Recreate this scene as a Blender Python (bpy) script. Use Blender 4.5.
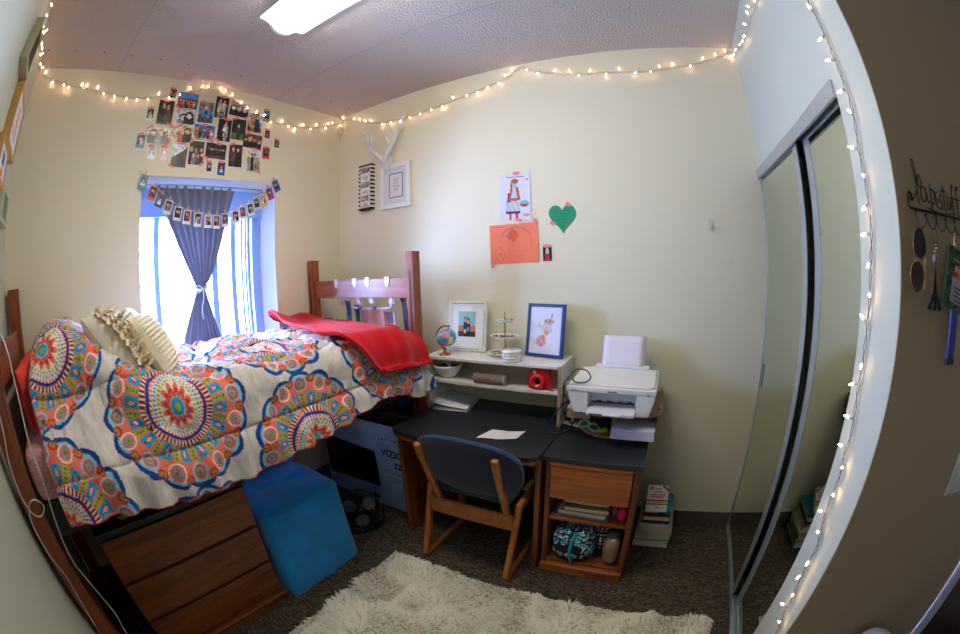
import bpy, math, random
import numpy as np
from mathutils import Vector, Matrix

for o in list(bpy.data.objects): bpy.data.objects.remove(o)
SC = bpy.context.scene
COL = SC.collection
random.seed(7)
RNG = np.random.default_rng(7)
PI = math.pi

# ---------------------------------------------------------------- camera (15 mm full-frame fisheye)
cam_d = bpy.data.cameras.new('camera')
cam = bpy.data.objects.new('camera', cam_d); COL.objects.link(cam)
cam_d.type = 'PANO'
cam_d.sensor_fit = 'HORIZONTAL'; cam_d.sensor_width = 36.0; cam_d.sensor_height = 23.775
cam_d.panorama_type = 'FISHEYE_EQUISOLID'
cam_d.fisheye_lens = 15.0
cam_d.fisheye_fov = math.radians(200)
CR = [[0.8899956461507142, -0.028363059188784425, 0.45508602121601816],
      [0.4548280276232167, 0.12578543972389655, -0.8816515686153121],
      [-0.03223685966633463, 0.9916519349181543, 0.12484880797161643]]
CAMLOC = (2.3272, 0.4013, 1.5589)
cam.matrix_world = Matrix.Translation(CAMLOC) @ Matrix(CR).to_4x4()
cam_d.clip_start = 0.02
SC.camera = cam

# ---------------------------------------------------------------- exposure
SC.view_settings.view_transform = 'Standard'
SC.view_settings.look = 'None'
SC.view_settings.gamma = 1.0
SC.view_settings.use_curve_mapping = False
SC.view_settings.exposure = EXPOSURE = 1.13
SC.cycles.use_denoising = True
SC.cycles.max_bounces = 10
SC.cycles.diffuse_bounces = 6
SC.cycles.glossy_bounces = 5
SC.cycles.transparent_max_bounces = 12
SC.cycles.sample_clamp_indirect = 8.0
SC.cycles.caustics_reflective = False
SC.cycles.caustics_refractive = False

# ---------------------------------------------------------------- world: bright overcast daylight
wd = bpy.data.worlds.new('world'); SC.world = wd; wd.use_nodes = True
bgn = wd.node_tree.nodes['Background']
bgn.inputs[0].default_value = (0.40, 0.54, 1.0, 1)
bgn.inputs[1].default_value = WORLD_S = 40.0

def area_light(name, loc, rot, sx, sy, power, color=(1, 1, 1), portal=False, spread=None):
    d = bpy.data.lights.new(name, 'AREA'); d.shape = 'RECTANGLE'; d.size = sx; d.size_y = sy
    d.energy = power; d.color = color
    if portal: d.cycles.is_portal = True
    if spread: d.spread = spread
    o = bpy.data.objects.new(name, d); COL.objects.link(o); o.location = loc; o.rotation_euler = rot
    return o
# daylight enters through the window (portal only guides the sky light)
area_light('window_portal', (-0.26, 1.44, 1.55), (0, -PI/2, 0), 1.3, 1.1, 1, portal=True)
# glow strength of the ceiling lamp's diffuser
FIX_E = 14.0

# ---------------------------------------------------------------- colour / material helpers
def lin(c):
    return tuple((x/255/12.92) if x/255 <= 0.04045 else ((x/255+0.055)/1.055)**2.4 for x in c)
def L4(c): return lin(c) + (1.0,)
MATS = {}
def mat(name, col, rough=0.6, metal=0.0, spec=0.5, bump=None, var=None, attr=False, emit=None, trans=0, sheen=0, coat=0):
    """col: sRGB 0-255.  bump=(scale, strength)  var=(scale, amount) subtle value noise"""
    if name in MATS: return MATS[name]
    m = bpy.data.materials.new(name); m.use_nodes = True
    nt = m.node_tree; N = nt.nodes; K = nt.links
    b = N['Principled BSDF']
    b.inputs['Base Color'].default_value = L4(col)
    b.inputs['Roughness'].default_value = rough
    b.inputs['Metallic'].default_value = metal
    b.inputs['Specular IOR Level'].default_value = spec
    if sheen: b.inputs['Sheen Weight'].default_value = sheen; b.inputs['Sheen Roughness'].default_value = 0.5
    if coat: b.inputs['Coat Weight'].default_value = coat; b.inputs['Coat Roughness'].default_value = 0.1
    if trans: b.inputs['Transmission Weight'].default_value = trans
    if emit:
        b.inputs['Emission Color'].default_value = tuple(emit[0]) + (1,)
        b.inputs['Emission Strength'].default_value = emit[1]
    tc = None
    if bump or var:
        tc = N.new('ShaderNodeTexCoord')
    src = None
    if attr:
        a = N.new('ShaderNodeAttribute'); a.attribute_name = 'Col'
        K.new(a.outputs['Color'], b.inputs['Base Color']); src = a.outputs['Color']
    if var:
        n = N.new('ShaderNodeTexNoise'); n.inputs['Scale'].default_value = var[0]; n.inputs['Detail'].default_value = 3
        K.new(tc.outputs['Object'], n.inputs['Vector'])
        mr = N.new('ShaderNodeMapRange'); mr.inputs['From Min'].default_value = 0.3; mr.inputs['From Max'].default_value = 0.7
        mr.inputs['To Min'].default_value = 1-var[1]; mr.inputs['To Max'].default_value = 1+var[1]
        K.new(n.outputs['Fac'], mr.inputs['Value'])
        mx = N.new('ShaderNodeMix'); mx.data_type = 'RGBA'; mx.blend_type = 'MULTIPLY'; mx.inputs[0].default_value = 1
        if src: K.new(src, mx.inputs[6])
        else: mx.inputs[6].default_value = L4(col)
        K.new(mr.outputs['Result'], mx.inputs[7]); K.new(mx.outputs[2], b.inputs['Base Color'])
    if bump:
        n = N.new('ShaderNodeTexNoise'); n.inputs['Scale'].default_value = bump[0]; n.inputs['Detail'].default_value = 4
        K.new(tc.outputs['Object'], n.inputs['Vector'])
        bp = N.new('ShaderNodeBump'); bp.inputs['Strength'].default_value = bump[1]; bp.inputs['Distance'].default_value = 0.01
        K.new(n.outputs['Fac'], bp.inputs['Height']); K.new(bp.outputs['Normal'], b.inputs['Normal'])
    MATS[name] = m
    return m

def wood(name, dark, light, axis='y', rough=0.4, scale=6.0, stretch=14.0):
    if name in MATS: return MATS[name]
    m = bpy.data.materials.new(name); m.use_nodes = True
    nt = m.node_tree; N = nt.nodes; K = nt.links; b = N['Principled BSDF']
    tc = N.new('ShaderNodeTexCoord'); mp = N.new('ShaderNodeMapping')
    s = {'x': (1, stretch, stretch), 'y': (stretch, 1, stretch), 'z': (stretch, stretch, 1)}[axis]
    mp.inputs['Scale'].default_value = s
    K.new(tc.outputs['Object'], mp.inputs['Vector'])
    n = N.new('ShaderNodeTexNoise'); n.inputs['Scale'].default_value = scale/3; n.inputs['Detail'].default_value = 5; n.inputs['Distortion'].default_value = 1.2
    K.new(mp.outputs['Vector'], n.inputs['Vector'])
    n2 = N.new('ShaderNodeTexNoise'); n2.inputs['Scale'].default_value = scale*2.5; n2.inputs['Detail'].default_value = 2
    K.new(mp.outputs['Vector'], n2.inputs['Vector'])
    ad = N.new('ShaderNodeMath'); ad.operation = 'MULTIPLY_ADD'; ad.inputs[1].default_value = 0.35
    K.new(n2.outputs['Fac'], ad.inputs[0]); K.new(n.outputs['Fac'], ad.inputs[2])
    cr = N.new('ShaderNodeValToRGB'); cr.color_ramp.elements[0].position = 0.45; cr.color_ramp.elements[1].position = 0.85
    cr.color_ramp.elements[0].color = L4(dark); cr.color_ramp.elements[1].color = L4(light)
    K.new(ad.outputs[0], cr.inputs['Fac']); K.new(cr.outputs['Color'], b.inputs['Base Color'])
    b.inputs['Roughness'].default_value = rough
    bp = N.new('ShaderNodeBump'); bp.inputs['Strength'].default_value = 0.06; bp.inputs['Distance'].default_value = 0.003
    K.new(n2.outputs['Fac'], bp.inputs['Height']); K.new(bp.outputs['Normal'], b.inputs['Normal'])
    MATS[name] = m
    return m

def carpet_mat():
    m = bpy.data.materials.new('carpet'); m.use_nodes = True
    nt = m.node_tree; N = nt.nodes; K = nt.links; b = N['Principled BSDF']
    tc = N.new('ShaderNodeTexCoord'); mp = N.new('ShaderNodeMapping'); mp.inputs['Scale'].default_value = (55, 300, 55)
    K.new(tc.outputs['Object'], mp.inputs['Vector'])
    n = N.new('ShaderNodeTexNoise'); n.inputs['Scale'].default_value = 1.0; n.inputs['Detail'].default_value = 3
    K.new(mp.outputs['Vector'], n.inputs['Vector'])
    cr = N.new('ShaderNodeValToRGB'); e = cr.color_ramp.elements
    e[0].position = 0.38; e[0].color = L4((46, 41, 37)); e[1].position = 0.55; e[1].color = L4((90, 80, 69))
    e2 = e.new(0.68); e2.color = L4((138, 120, 100))
    K.new(n.outputs['Fac'], cr.inputs['Fac']); K.new(cr.outputs['Color'], b.inputs['Base Color'])
    b.inputs['Roughness'].default_value = 1.0; b.inputs['Specular IOR Level'].default_value = 0.1
    bp = N.new('ShaderNodeBump'); bp.inputs['Strength'].default_value = 0.6; bp.inputs['Distance'].default_value = 0.004
    K.new(n.outputs['Fac'], bp.inputs['Height']); K.new(bp.outputs['Normal'], b.inputs['Normal'])
    return m

def ceiling_mat():
    m = bpy.data.materials.new('knockdown_ceiling'); m.use_nodes = True
    nt = m.node_tree; N = nt.nodes; K = nt.links; b = N['Principled BSDF']
    b.inputs['Base Color'].default_value = L4((194, 184, 174)); b.inputs['Roughness'].default_value = 0.9
    tc = N.new('ShaderNodeTexCoord')
    n = N.new('ShaderNodeTexNoise'); n.inputs['Scale'].default_value = 75; n.inputs['Detail'].default_value = 3
    K.new(tc.outputs['Object'], n.inputs['Vector'])
    cr = N.new('ShaderNodeValToRGB'); cr.color_ramp.elements[0].position = 0.46; cr.color_ramp.elements[1].position = 0.6
    K.new(n.outputs['Fac'], cr.inputs['Fac'])
    bp = N.new('ShaderNodeBump'); bp.inputs['Strength'].default_value = 0.55; bp.inputs['Distance'].default_value = 0.006; bp.invert = True
    K.new(cr.outputs['Color'], bp.inputs['Height']); K.new(bp.outputs['Normal'], b.inputs['Normal'])
    return m

def glass_mat():
    m = bpy.data.materials.new('window_glass'); m.use_nodes = True
    nt = m.node_tree; N = nt.nodes; K = nt.links
    for n in list(N):
        if n.type == 'BSDF_PRINCIPLED': N.remove(n)
    t = N.new('ShaderNodeBsdfTransparent'); g = N.new('ShaderNodeBsdfGlossy'); g.inputs['Roughness'].default_value = 0.02
    f = N.new('ShaderNodeFresnel'); f.inputs['IOR'].default_value = 1.3; mx = N.new('ShaderNodeMixShader')
    K.new(f.outputs[0], mx.inputs[0]); K.new(t.outputs[0], mx.inputs[1]); K.new(g.outputs[0], mx.inputs[2])
    K.new(mx.outputs[0], N['Material Output'].inputs['Surface'])
    return m

# ---------------------------------------------------------------- mesh building
ORG = {}
class MB:
    def __init__(s): s.v = []; s.f = []; s.m = []; s.c = []; s.sm = []
    def add(s, vs, fs, mi=0, col=None, smooth=False):
        o = len(s.v); s.v += [tuple(p) for p in vs]
        for k, f in enumerate(fs):
            s.f.append([i+o for i in f]); s.m.append(mi); s.sm.append(smooth)
            s.c.append(col[k] if isinstance(col, list) else col)
        return s
    def box(s, x0, x1, y0, y1, z0, z1, mi=0, col=None):
        v = [(x, y, z) for z in (z0, z1) for y in (y0, y1) for x in (x0, x1)]
        return s.add(v, [(0, 2, 3, 1), (4, 5, 7, 6), (0, 1, 5, 4), (2, 6, 7, 3), (0, 4, 6, 2), (1, 3, 7, 5)], mi, col)
    def obox(s, c, U, V, W, a, b, h, mi=0, col=None):
        """box centred on c, full sizes a,b,h along unit axes U,V,W"""
        c, U, V, W = map(Vector, (c, U, V, W)); v = []
        for k in (-.5, .5):
            for j in (-.5, .5):
                for i in (-.5, .5): v.append(c+U*a*i+V*b*j+W*h*k)
        return s.add(v, [(0, 2, 3, 1), (4, 5, 7, 6), (0, 1, 5, 4), (2, 6, 7, 3), (0, 4, 6, 2), (1, 3, 7, 5)], mi, col)
    def beam(s, p0, p1, a, b, up=(0, 0, 1), mi=0, col=None):
        p0, p1 = Vector(p0), Vector(p1); d = (p1-p0); L = d.length; d.normalize()
        u = d.cross(Vector(up)); u.normalize(); w = u.cross(d)
        return s.obox((p0+p1)/2, u, w, d, a, b, L, mi, col)
    def tube(s, pts, r, n=8, mi=0, col=None, closed=False, caps=True):
        P = [Vector(p) for p in pts]; k = len(P); rs = r if isinstance(r, (list, tuple)) else [r]*k
        vs = []; fs = []; prev = None
        for i, p in enumerate(P):
            if closed: t = P[(i+1) % k]-P[i-1]
            else: t = P[min(i+1, k-1)]-P[max(i-1, 0)]
            if t.length < 1e-9: t = Vector((0, 0, 1))
            t.normalize()
            if prev is None:
                a = Vector((0, 0, 1)) if abs(t.z) < .9 else Vector((1, 0, 0)); u = t.cross(a)
            else: u = prev-t*prev.dot(t)
            u.normalize(); prev = u; w = t.cross(u)
            for j in range(n):
                q = 2*PI*j/n; vs.append(p+(u*math.cos(q)+w*math.sin(q))*rs[i])
        for i in range(k if closed else k-1):
            a, b = i*n, ((i+1) % k)*n
            for j in range(n): fs.append((a+j, a+(j+1) % n, b+(j+1) % n, b+j))
        s.add(vs, fs, mi, col, True)
        if caps and not closed:
            o = len(s.v)-k*n
            s.f += [[o+j for j in range(n)][::-1], [o+(k-1)*n+j for j in range(n)]]; s.m += [mi]*2; s.c += [col]*2; s.sm += [False]*2
        return s
    def lathe(s, prof, c, n=24, mi=0, col=None, axis=(0, 0, 1), smooth=True):
        """prof [(r,h)...] about axis through c"""
        A = Vector(axis).normalized(); a = Vector((1, 0, 0)) if abs(A.x) < .9 else Vector((0, 1, 0))
        u = A.cross(a).normalized(); w = A.cross(u); c = Vector(c); vs = []; fs = []
        for r, h in prof:
            for j in range(n):
                q = 2*PI*j/n; vs.append(c+A*h+(u*math.cos(q)+w*math.sin(q))*max(r, 1e-5))
        for i in range(len(prof)-1):
            for j in range(n): fs.append((i*n+j, i*n+(j+1) % n, (i+1)*n+(j+1) % n, (i+1)*n+j))
        return s.add(vs, fs, mi, col, smooth)
    def ball(s, c, r, n=16, mi=0, col=None, sc=(1, 1, 1)):
        vs = []; fs = []; m = n//2
        for i in range(m+1):
            t = PI*i/m
            for j in range(n):
                q = 2*PI*j/n
                vs.append((c[0]+r*sc[0]*math.sin(t)*math.cos(q), c[1]+r*sc[1]*math.sin(t)*math.sin(q), c[2]+r*sc[2]*math.cos(t)))
        for i in range(m):
            for j in range(n): fs.append((i*n+j, (i+1)*n+j, (i+1)*n+(j+1) % n, i*n+(j+1) % n))
        return s.add(vs, fs, mi, col, True)
    def prism(s, poly, o, U, V, W, th, mi=0, col=None):
        """polygon (u,v) list in plane o,U,V extruded by th along W"""
        o, U, V, W = map(Vector, (o, U, V, W)); n = len(poly)
        a = [o+U*x+V*y for x, y in poly]; b = [p+W*th for p in a]
        return s.add(a+b, [tuple(range(n))[::-1], tuple(range(n, 2*n))]+[(i, (i+1) % n, n+(i+1) % n, n+i) for i in range(n)], mi, col)
    def grid(s, fn, nu, nv, mi=0, colfn=None, smooth=True, col=None):
        vs = [fn(i/nu, j/nv) for j in range(nv+1) for i in range(nu+1)]
        fs = []; cs = []
        for j in range(nv):
            for i in range(nu):
                a = j*(nu+1)+i; fs.append((a, a+1, a+nu+2, a+nu+1)); cs.append(colfn((i+.5)/nu, (j+.5)/nv) if colfn else col)
        return s.add(vs, fs, mi, cs, smooth)
    def picture(s, c, U, V, w, h, nx, ny, fn, mi=0):
        c, U, V = map(Vector, (c, U, V))
        return s.grid(lambda a, b: c+U*(a-.5)*w+V*(b-.5)*h, nx, ny, mi, fn, False)
    def build(s, name, mats, parent=None, bevel=0, loc=None, subsurf=0, solid=0, seg=2):
        me = bpy.data.meshes.new(name)
        o = bpy.data.objects.new(name, me); COL.objects.link(o)
        if parent is not None: org = Vector(ORG[parent.name])
        elif loc is not None: org = Vector(loc)
        else:
            a = np.array(s.v); lo = a.min(0); hi = a.max(0); org = Vector(((lo[0]+hi[0])/2, (lo[1]+hi[1])/2, lo[2]))
        ORG[o.name] = tuple(org)
        me.from_pydata([tuple(Vector(p)-org) for p in s.v], [], s.f)
        if parent is not None: o.parent = parent
        else: o.location = org
        if not isinstance(mats, (list, tuple)): mats = [mats]
        for m in mats: me.materials.append(m)
        me.polygons.foreach_set('material_index', s.m)
        me.polygons.foreach_set('use_smooth', s.sm)
        if any(c is not None for c in s.c):
            at = me.color_attributes.new('Col', 'FLOAT_COLOR', 'CORNER')
            buf = []
            for f, c in zip(s.f, s.c):
                c = tuple(c)+(1.0,) if c is not None else (1, 1, 1, 1)
                buf += list(c)*len(f)
            at.data.foreach_set('color', buf)
        me.update()
        if bevel:
            bv = o.modifiers.new('bevel', 'BEVEL'); bv.width = bevel; bv.segments = seg; bv.limit_method = 'ANGLE'; bv.angle_limit = math.radians(40)
        if subsurf:
            ss = o.modifiers.new('subsurf', 'SUBSURF'); ss.levels = ss.render_levels = subsurf
        if solid:
            so = o.modifiers.new('solid', 'SOLIDIFY'); so.thickness = solid
        return o

def tag(o, label=None, cat=None, group=None, kind=None):
    if label: o['label'] = label
    if cat: o['category'] = cat
    if group: o['group'] = group
    if kind: o['kind'] = kind
    return o
def thing(name, loc, label, cat, group=None):
    o = bpy.data.objects.new(name, None); COL.objects.link(o); o.location = loc; o.empty_display_size = .05
    ORG[o.name] = tuple(loc)
    return tag(o, label, cat, group)
def struct(name, mb, mats, parent=None, **k):
    o = mb.build(name, mats, parent, **k)
    if parent is None: o['kind'] = 'structure'
    return o
def text_into(mb, txt, size, o, U, V, mi=0, depth=0.0006, width=None, align='CENTER', shear=0, col=None, bold=0):
    cu = bpy.data.curves.new('t', 'FONT'); cu.body = txt; cu.size = size; cu.align_x = align; cu.align_y = 'CENTER'
    cu.extrude = depth/2; cu.resolution_u = 3; cu.shear = shear; cu.offset = bold
    ob = bpy.data.objects.new('t', cu); COL.objects.link(ob)
    dg = bpy.context.evaluated_depsgraph_get(); dg.update()
    me = bpy.data.meshes.new_from_object(ob.evaluated_get(dg))
    o, U, V = map(Vector, (o, U, V)); W = U.cross(V)
    vs = [v.co.copy() for v in me.vertices]
    sx = 1.0
    if width and vs:
        w = max(v.x for v in vs)-min(v.x for v in vs); sx = width/w if w else 1
    mb.add([o+U*v.x*sx+V*v.y+W*v.z for v in vs], [tuple(p.vertices) for p in me.polygons], mi, col)
    bpy.data.objects.remove(ob); bpy.data.curves.remove(cu); bpy.data.meshes.remove(me)
def mesh_np(name, verts, faces, mats, parent=None, colors=None, loc=None, smooth=True):
    """verts Nx3 world, faces Mx4 int, colors Nx3 linear (point domain)"""
    me = bpy.data.meshes.new(name); o = bpy.data.objects.new(name, me); COL.objects.link(o)
    lo = verts.min(0); hi = verts.max(0)
    org = np.array(ORG[parent.name]) if parent is not None else (np.array(loc) if loc is not None else np.array([(lo[0]+hi[0])/2, (lo[1]+hi[1])/2, lo[2]]))
    ORG[o.name] = tuple(float(a) for a in org)
    v = (verts-org).astype(np.float32); k = faces.shape[1]
    me.vertices.add(len(v)); me.vertices.foreach_set('co', v.ravel())
    me.loops.add(faces.size); me.loops.foreach_set('vertex_index', faces.ravel().astype(np.int32))
    me.polygons.add(len(faces)); me.polygons.foreach_set('loop_start', np.arange(0, faces.size, k, dtype=np.int32))
    me.update(calc_edges=True)
    me.polygons.foreach_set('use_smooth', np.full(len(faces), smooth))
    if colors is not None:
        at = me.color_attributes.new('Col', 'FLOAT_COLOR', 'POINT')
        at.data.foreach_set('color', np.concatenate([colors, np.ones((len(colors), 1))], 1).astype(np.float32).ravel())
    for m in (mats if isinstance(mats, (list, tuple)) else [mats]): me.materials.append(m)
    me.validate(); me.update()
    if parent is not None: o.parent = parent
    else: o.location = ORG[o.name]
    return o
def smooth_path(pts, n=6, closed=False):
    P = [Vector(p) for p in pts]; out = []; k = len(P)
    for i in range(k if closed else k-1):
        if closed: a, b, c, d = P[i-1], P[i], P[(i+1) % k], P[(i+2) % k]
        else: a, b, c, d = P[max(i-1, 0)], P[i], P[i+1], P[min(i+2, k-1)]
        for j in range(n):
            t = j/n
            out.append(0.5*((2*b)+(c-a)*t+(2*a-5*b+4*c-d)*t*t+(3*b-a-3*c+d)*t**3))
    if not closed: out.append(P[-1])
    return out
X_, Y_, Z_ = (1, 0, 0), (0, 1, 0), (0, 0, 1)

# ================================================================= ROOM SHELL
W, D, H = 2.889, 2.56, 2.85
YO, YC = 1.386, 1.166          # closet opening edge, outer corner of the closet wall
HC, HT = 2.03, 2.084
XR = 4.6                       # end of the entry
M_wall = mat('cream_paint', (230, 225, 200), 0.75, bump=(260, 0.08), spec=.3)
M_wall_dim = mat('cream_paint_dimmed', (190, 195, 180), 0.75, bump=(260, 0.08), spec=.3)  # the cream made greener and duller: dimmer light on these walls put into the colour
M_wall_shade = mat('cream_paint_shaded', (178, 156, 126), 0.75, bump=(260, 0.08), spec=.3)  # the cream made brown: shade of the hall side put into the colour
M_ceil = ceiling_mat()
M_base = mat('brown_vinyl_base', (92, 86, 80), 0.6)
M_white = mat('white_paint', (225, 225, 225), 0.5)
struct('floor', MB().box(-0.3, XR, -0.1, D+0.1, -0.1, 0), carpet_mat())
struct('ceiling', MB().box(-0.3, XR, -0.1, D+0.1, H, H+0.1), M_ceil)
struct('wall_left', MB().box(-0.3, XR, -0.12, 0, 0, H), M_wall_dim)
struct('wall_desk', MB().box(-0.3, 3.6, D, D+0.12, 0, H), M_wall)
WY0, WY1, WZ0, WZ1 = 0.928, 1.937, 1.00, 2.21
RV = 0.24
mb = MB()
mb.box(-0.3, 0, -0.1, WY0, 0, H); mb.box(-0.3, 0, WY1, D+.1, 0, H)
mb.box(-0.3, 0, WY0, WY1, 0, WZ0); mb.box(-0.3, 0, WY0, WY1, WZ1, H)
struct('wall_window', mb, M_wall)
mb = MB()
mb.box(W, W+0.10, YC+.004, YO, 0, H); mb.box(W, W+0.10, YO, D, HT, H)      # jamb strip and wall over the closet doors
struct('wall_closet', mb, M_wall_dim)
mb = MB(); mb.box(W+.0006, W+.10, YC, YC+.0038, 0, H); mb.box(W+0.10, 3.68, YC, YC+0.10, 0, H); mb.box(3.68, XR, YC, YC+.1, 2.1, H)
struct('wall_hall', mb, M_wall_shade)
struct('wall_closet_back', MB().box(3.58, 3.66, YC+.1, D, 0, H), M_wall)
struct('wall_entry', MB().box(XR, XR+.1, -.1, YC+.1, 0, H), M_wall_shade)
# baseboards (vinyl cove base)
struct('baseboard_desk', MB().box(0, W+0.4, D-0.006, D, 0, 0.095), M_base)
struct('baseboard_window', MB().box(0, 0.006, 0, D, 0, 0.095), M_base)
struct('baseboard_left', MB().box(0, XR, 0, 0.006, 0, 0.095), M_base)
struct('baseboard_hall', MB().box(W+.0, 3.68, YC-0.006, YC, 0, 0.095), M_base)
# ceiling panel seams
M_seam = mat('seam_tape', (178, 170, 164), 0.8)
for yy, nm in ((0.605, 'trim_1'), (1.868, 'trim_2')):
    struct(nm, MB().box(0, W if yy > YC else XR, yy-0.0045, yy+0.0045, H-0.003, H), M_seam)
mb = MB()
for i in range(13):
    mb.lathe([(0, -.002), (.006, -.002), (.006, 0)], (0.203, .047+.2*i, H), 8)
struct('trim_3', mb, mat('nail_dot', (90, 80, 75), .7))
# window
M_frame = mat('window_frame_sky_tint', (140, 176, 225), 0.4)  # blue cast of the daylight is put into the frame colour
M_glass = glass_mat()
win = thing('window_1', (-RV, (WY0+WY1)/2, WZ0), None, None); win['kind'] = 'structure'
mb = MB(); xa, xb = -RV-0.05, -RV+0.03
mb.box(xa, xb+.03, WY0, WY1, 2.00, WZ1); mb.box(xa, xb, WY0, WY1, WZ0, WZ0+0.06)
mb.box(xa, xb, WY0, WY0+.05, WZ0, WZ1); mb.box(xa, xb, WY1-0.05, WY1, WZ0, WZ1)
mb.box(xa, xb, 1.080, 1.122, WZ0, WZ1)
mb.build('window_frame', M_frame, win, bevel=.004)
mb = MB(); mb.box(xa+.01, xb+.015, 1.518, 1.568, WZ0+.03, 2.01); mb.box(xa+.01, xb+.01, 1.680, 1.722, WZ0+.03, 2.01)
mb.box(xb+.015, xb+.03, 1.535, 1.555, 1.60, 1.68)
mb.build('window_sash', M_frame, win, bevel=.004)
mb = MB()
for y, w in ((1.766, .018), (1.800, .014), (1.822, .026), (1.862, .030)): mb.box(xb-.02, xb+.006, y, y+w, WZ0, 2.01)
mb.build('window_track', M_frame, win, bevel=.002)
MB().box(-RV-.012, -RV-.008, WY0, WY1, WZ0, WZ1).build('pane', M_glass, win)
MB().box(-RV, -0.001, WY0, WY1, WZ0-.0, WZ0+.02).build('window_sill', M_white, win, bevel=.003)
# bright overcast ground / neighbouring tree outside
mb = MB(); random.seed(3)
def branch(p, d, L, r, k):
    q = [p[i]+d[i]*L for i in range(3)]
    mb.tube([p, q], [r, r*.7], 5, caps=False)
    if k:
        for _ in range(3):
            e = [d[i]+random.uniform(-.55, .55) for i in range(3)]; n = math.sqrt(sum(a*a for a in e)); e = [a/n for a in e]
            branch(q, e, L*.72, r*.6, k-1)
branch((-7, 4.5, -2.0), (0, -.05, 1), 2.0, .07, 5)
tag(mb.build('bare_tree', mat('bark', (120, 110, 105), .9)), 'bare tree faintly seen through the bright window glass', 'tree')

# closet: header track, sliding mirror doors, floor track
M_alu = mat('brushed_aluminium', (190, 198, 205), 0.35, metal=0.75)
M_mir = mat('mirror', (214, 222, 208), 0.015, metal=1.0)
M_blk = mat('black_gap', (12, 12, 14), 0.6)
mb = MB(); mb.box(W-0.012, W+0.0, YO, D, HC, HT); mb.box(W, W+.1, YO, D, HT-.012, HT)
mb.box(W+.036, W+.042, YO, D, HC+.012, HT-.012); mb.box(W+.092, W+.1, YO, D, HC+.0, HT-.012)
struct('trim_4', mb, M_alu, bevel=.0015)
mb = MB(); mb.box(W, W+.085, YO, D, 0, .006)
for x in (0, .02, .032, .05, .062, .08): mb.box(W+x, W+x+.004, YO, D, .006, .016)
struct('trim_5', mb, M_alu)
def mirror_door(nm, x, y0, y1, s0, s1):
    d = thing(nm, (x, (y0+y1)/2, 0.012), None, None); d['kind'] = 'structure'
    MB().box(x+.004, x+.010, y0+s0-.002, y1-s1+.002, .035, HT-.05).build('mirror', M_mir, d)
    mb = MB(); mb.box(x, x+.005, y0, y0+s0, .018, HT-.045)
    mb.box(x+.0, x+.005, y1-s1, y1, .018, HT-.045); mb.box(x+.001, x+.005, y0, y1, .018, .036); mb.box(x+.001, x+.005, y0, y1, HT-.055, HT-.045)
    mb.build('door_frame', M_alu, d, bevel=.001)
    mb = MB(); mb.box(x+.0102, x+.014, y0+.001, y1-.001, .020, HT-.05); mb.box(x+.0052, x+.0102, y0+.001, y0+max(s0-.003, .004), .020, HT-.05); mb.box(x+.0052, x+.0102, y1-max(s1-.003, .004), y1-.001, .020, HT-.05); mb.build('backing_board', M_blk, d)
    return d
dL = mirror_door('door_1', W+.006, 1.876, D-.004, .050, .008)
dR = mirror_door('door_2', W+.028, YO+.001, 1.838, .012, .058)
mb = MB(); mb.box(W+.001, W+.006, 2.518, 2.530, .93, 1.06)
mb.build('finger_pull', mat('blue_grey_pull', (120, 140, 175), .3, metal=.6), dL, bevel=.001)
# entry door frame at the far right
door3 = thing('door_3', (4.10, YC, 0), None, None); door3['kind'] = 'structure'
mb = MB(); mb.box(3.68, 3.75, YC-.02, YC, 0, 2.1); mb.box(3.68, XR-.02, YC-.02, YC, 2.1, 2.17)
mb.build('door_frame', mat('door_trim_paint', (200, 204, 222), .5), door3, bevel=.003)
MB().box(3.76, XR-.05, YC+.02, YC+.06, 0, 2.1).build('door_leaf', wood('dark_door_wood', (40, 30, 26), (62, 48, 40), 'z'), door3)
MB().box(3.75, 3.765, YC-.012, YC+.05, 0, 2.1).build('door_stop', mat('dark_stop', (48, 44, 52), .5), door3)
# ================================================================= CEILING LAMP
M_diff = mat('lamp_diffuser', (245, 246, 244), 0.5, emit=((1.0, 0.95, 0.77), FIX_E))
M_diffw = mat('lamp_wing', (235, 238, 238), 0.5, emit=((1.0, 0.95, 0.80), .7))
M_gloss = mat('white_enamel', (235, 236, 236), 0.3)
lamp = thing('ceiling_light', (1.43, 1.315, H), 'long white fluorescent wraparound lamp glowing on the textured ceiling', 'lamp')
x0, x1 = .82, 2.04
mb = MB(); mb.box(x0, x1, 1.165, 1.465, H-.014, H)
mb.build('base_pan', M_gloss, lamp, bevel=.002)
mb = MB(); pr = []
for i in range(17):
    t = i/16; y = 1.237+.156*t; pr.append((y, H-.016-.055*math.sin(PI*t)**.45))
mb.grid(lambda a, b: (x0+.015+(x1-x0-.03)*a, pr[round(b*16)][0], pr[round(b*16)][1]), 1, 16, 0)
mb.build('diffuser', M_diff, lamp)
mb = MB()
for sgn in (-1, 1):
    mb.grid(lambda a, b: (x0+.004+(x1-x0-.008)*a, 1.315+sgn*(.078+.066*b), H-.016-.02*(1-b)**2-.004*b), 1, 6, 0)
mb.build('wing', M_diffw, lamp)
mb = MB()
for xx in (x0-.006, x1-.006):
    mb = MB()
    poly = [(1.315-.085, H-.002), (1.315-.085, H-.028)]+[(y, z-.004) for y, z in pr]+[(1.315+.085, H-.028), (1.315+.085, H-.002)]
    mb.prism(poly, (xx, 0, 0), Y_, Z_, X_, .02)
    mb.build('end_cap', M_gloss, lamp)

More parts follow.
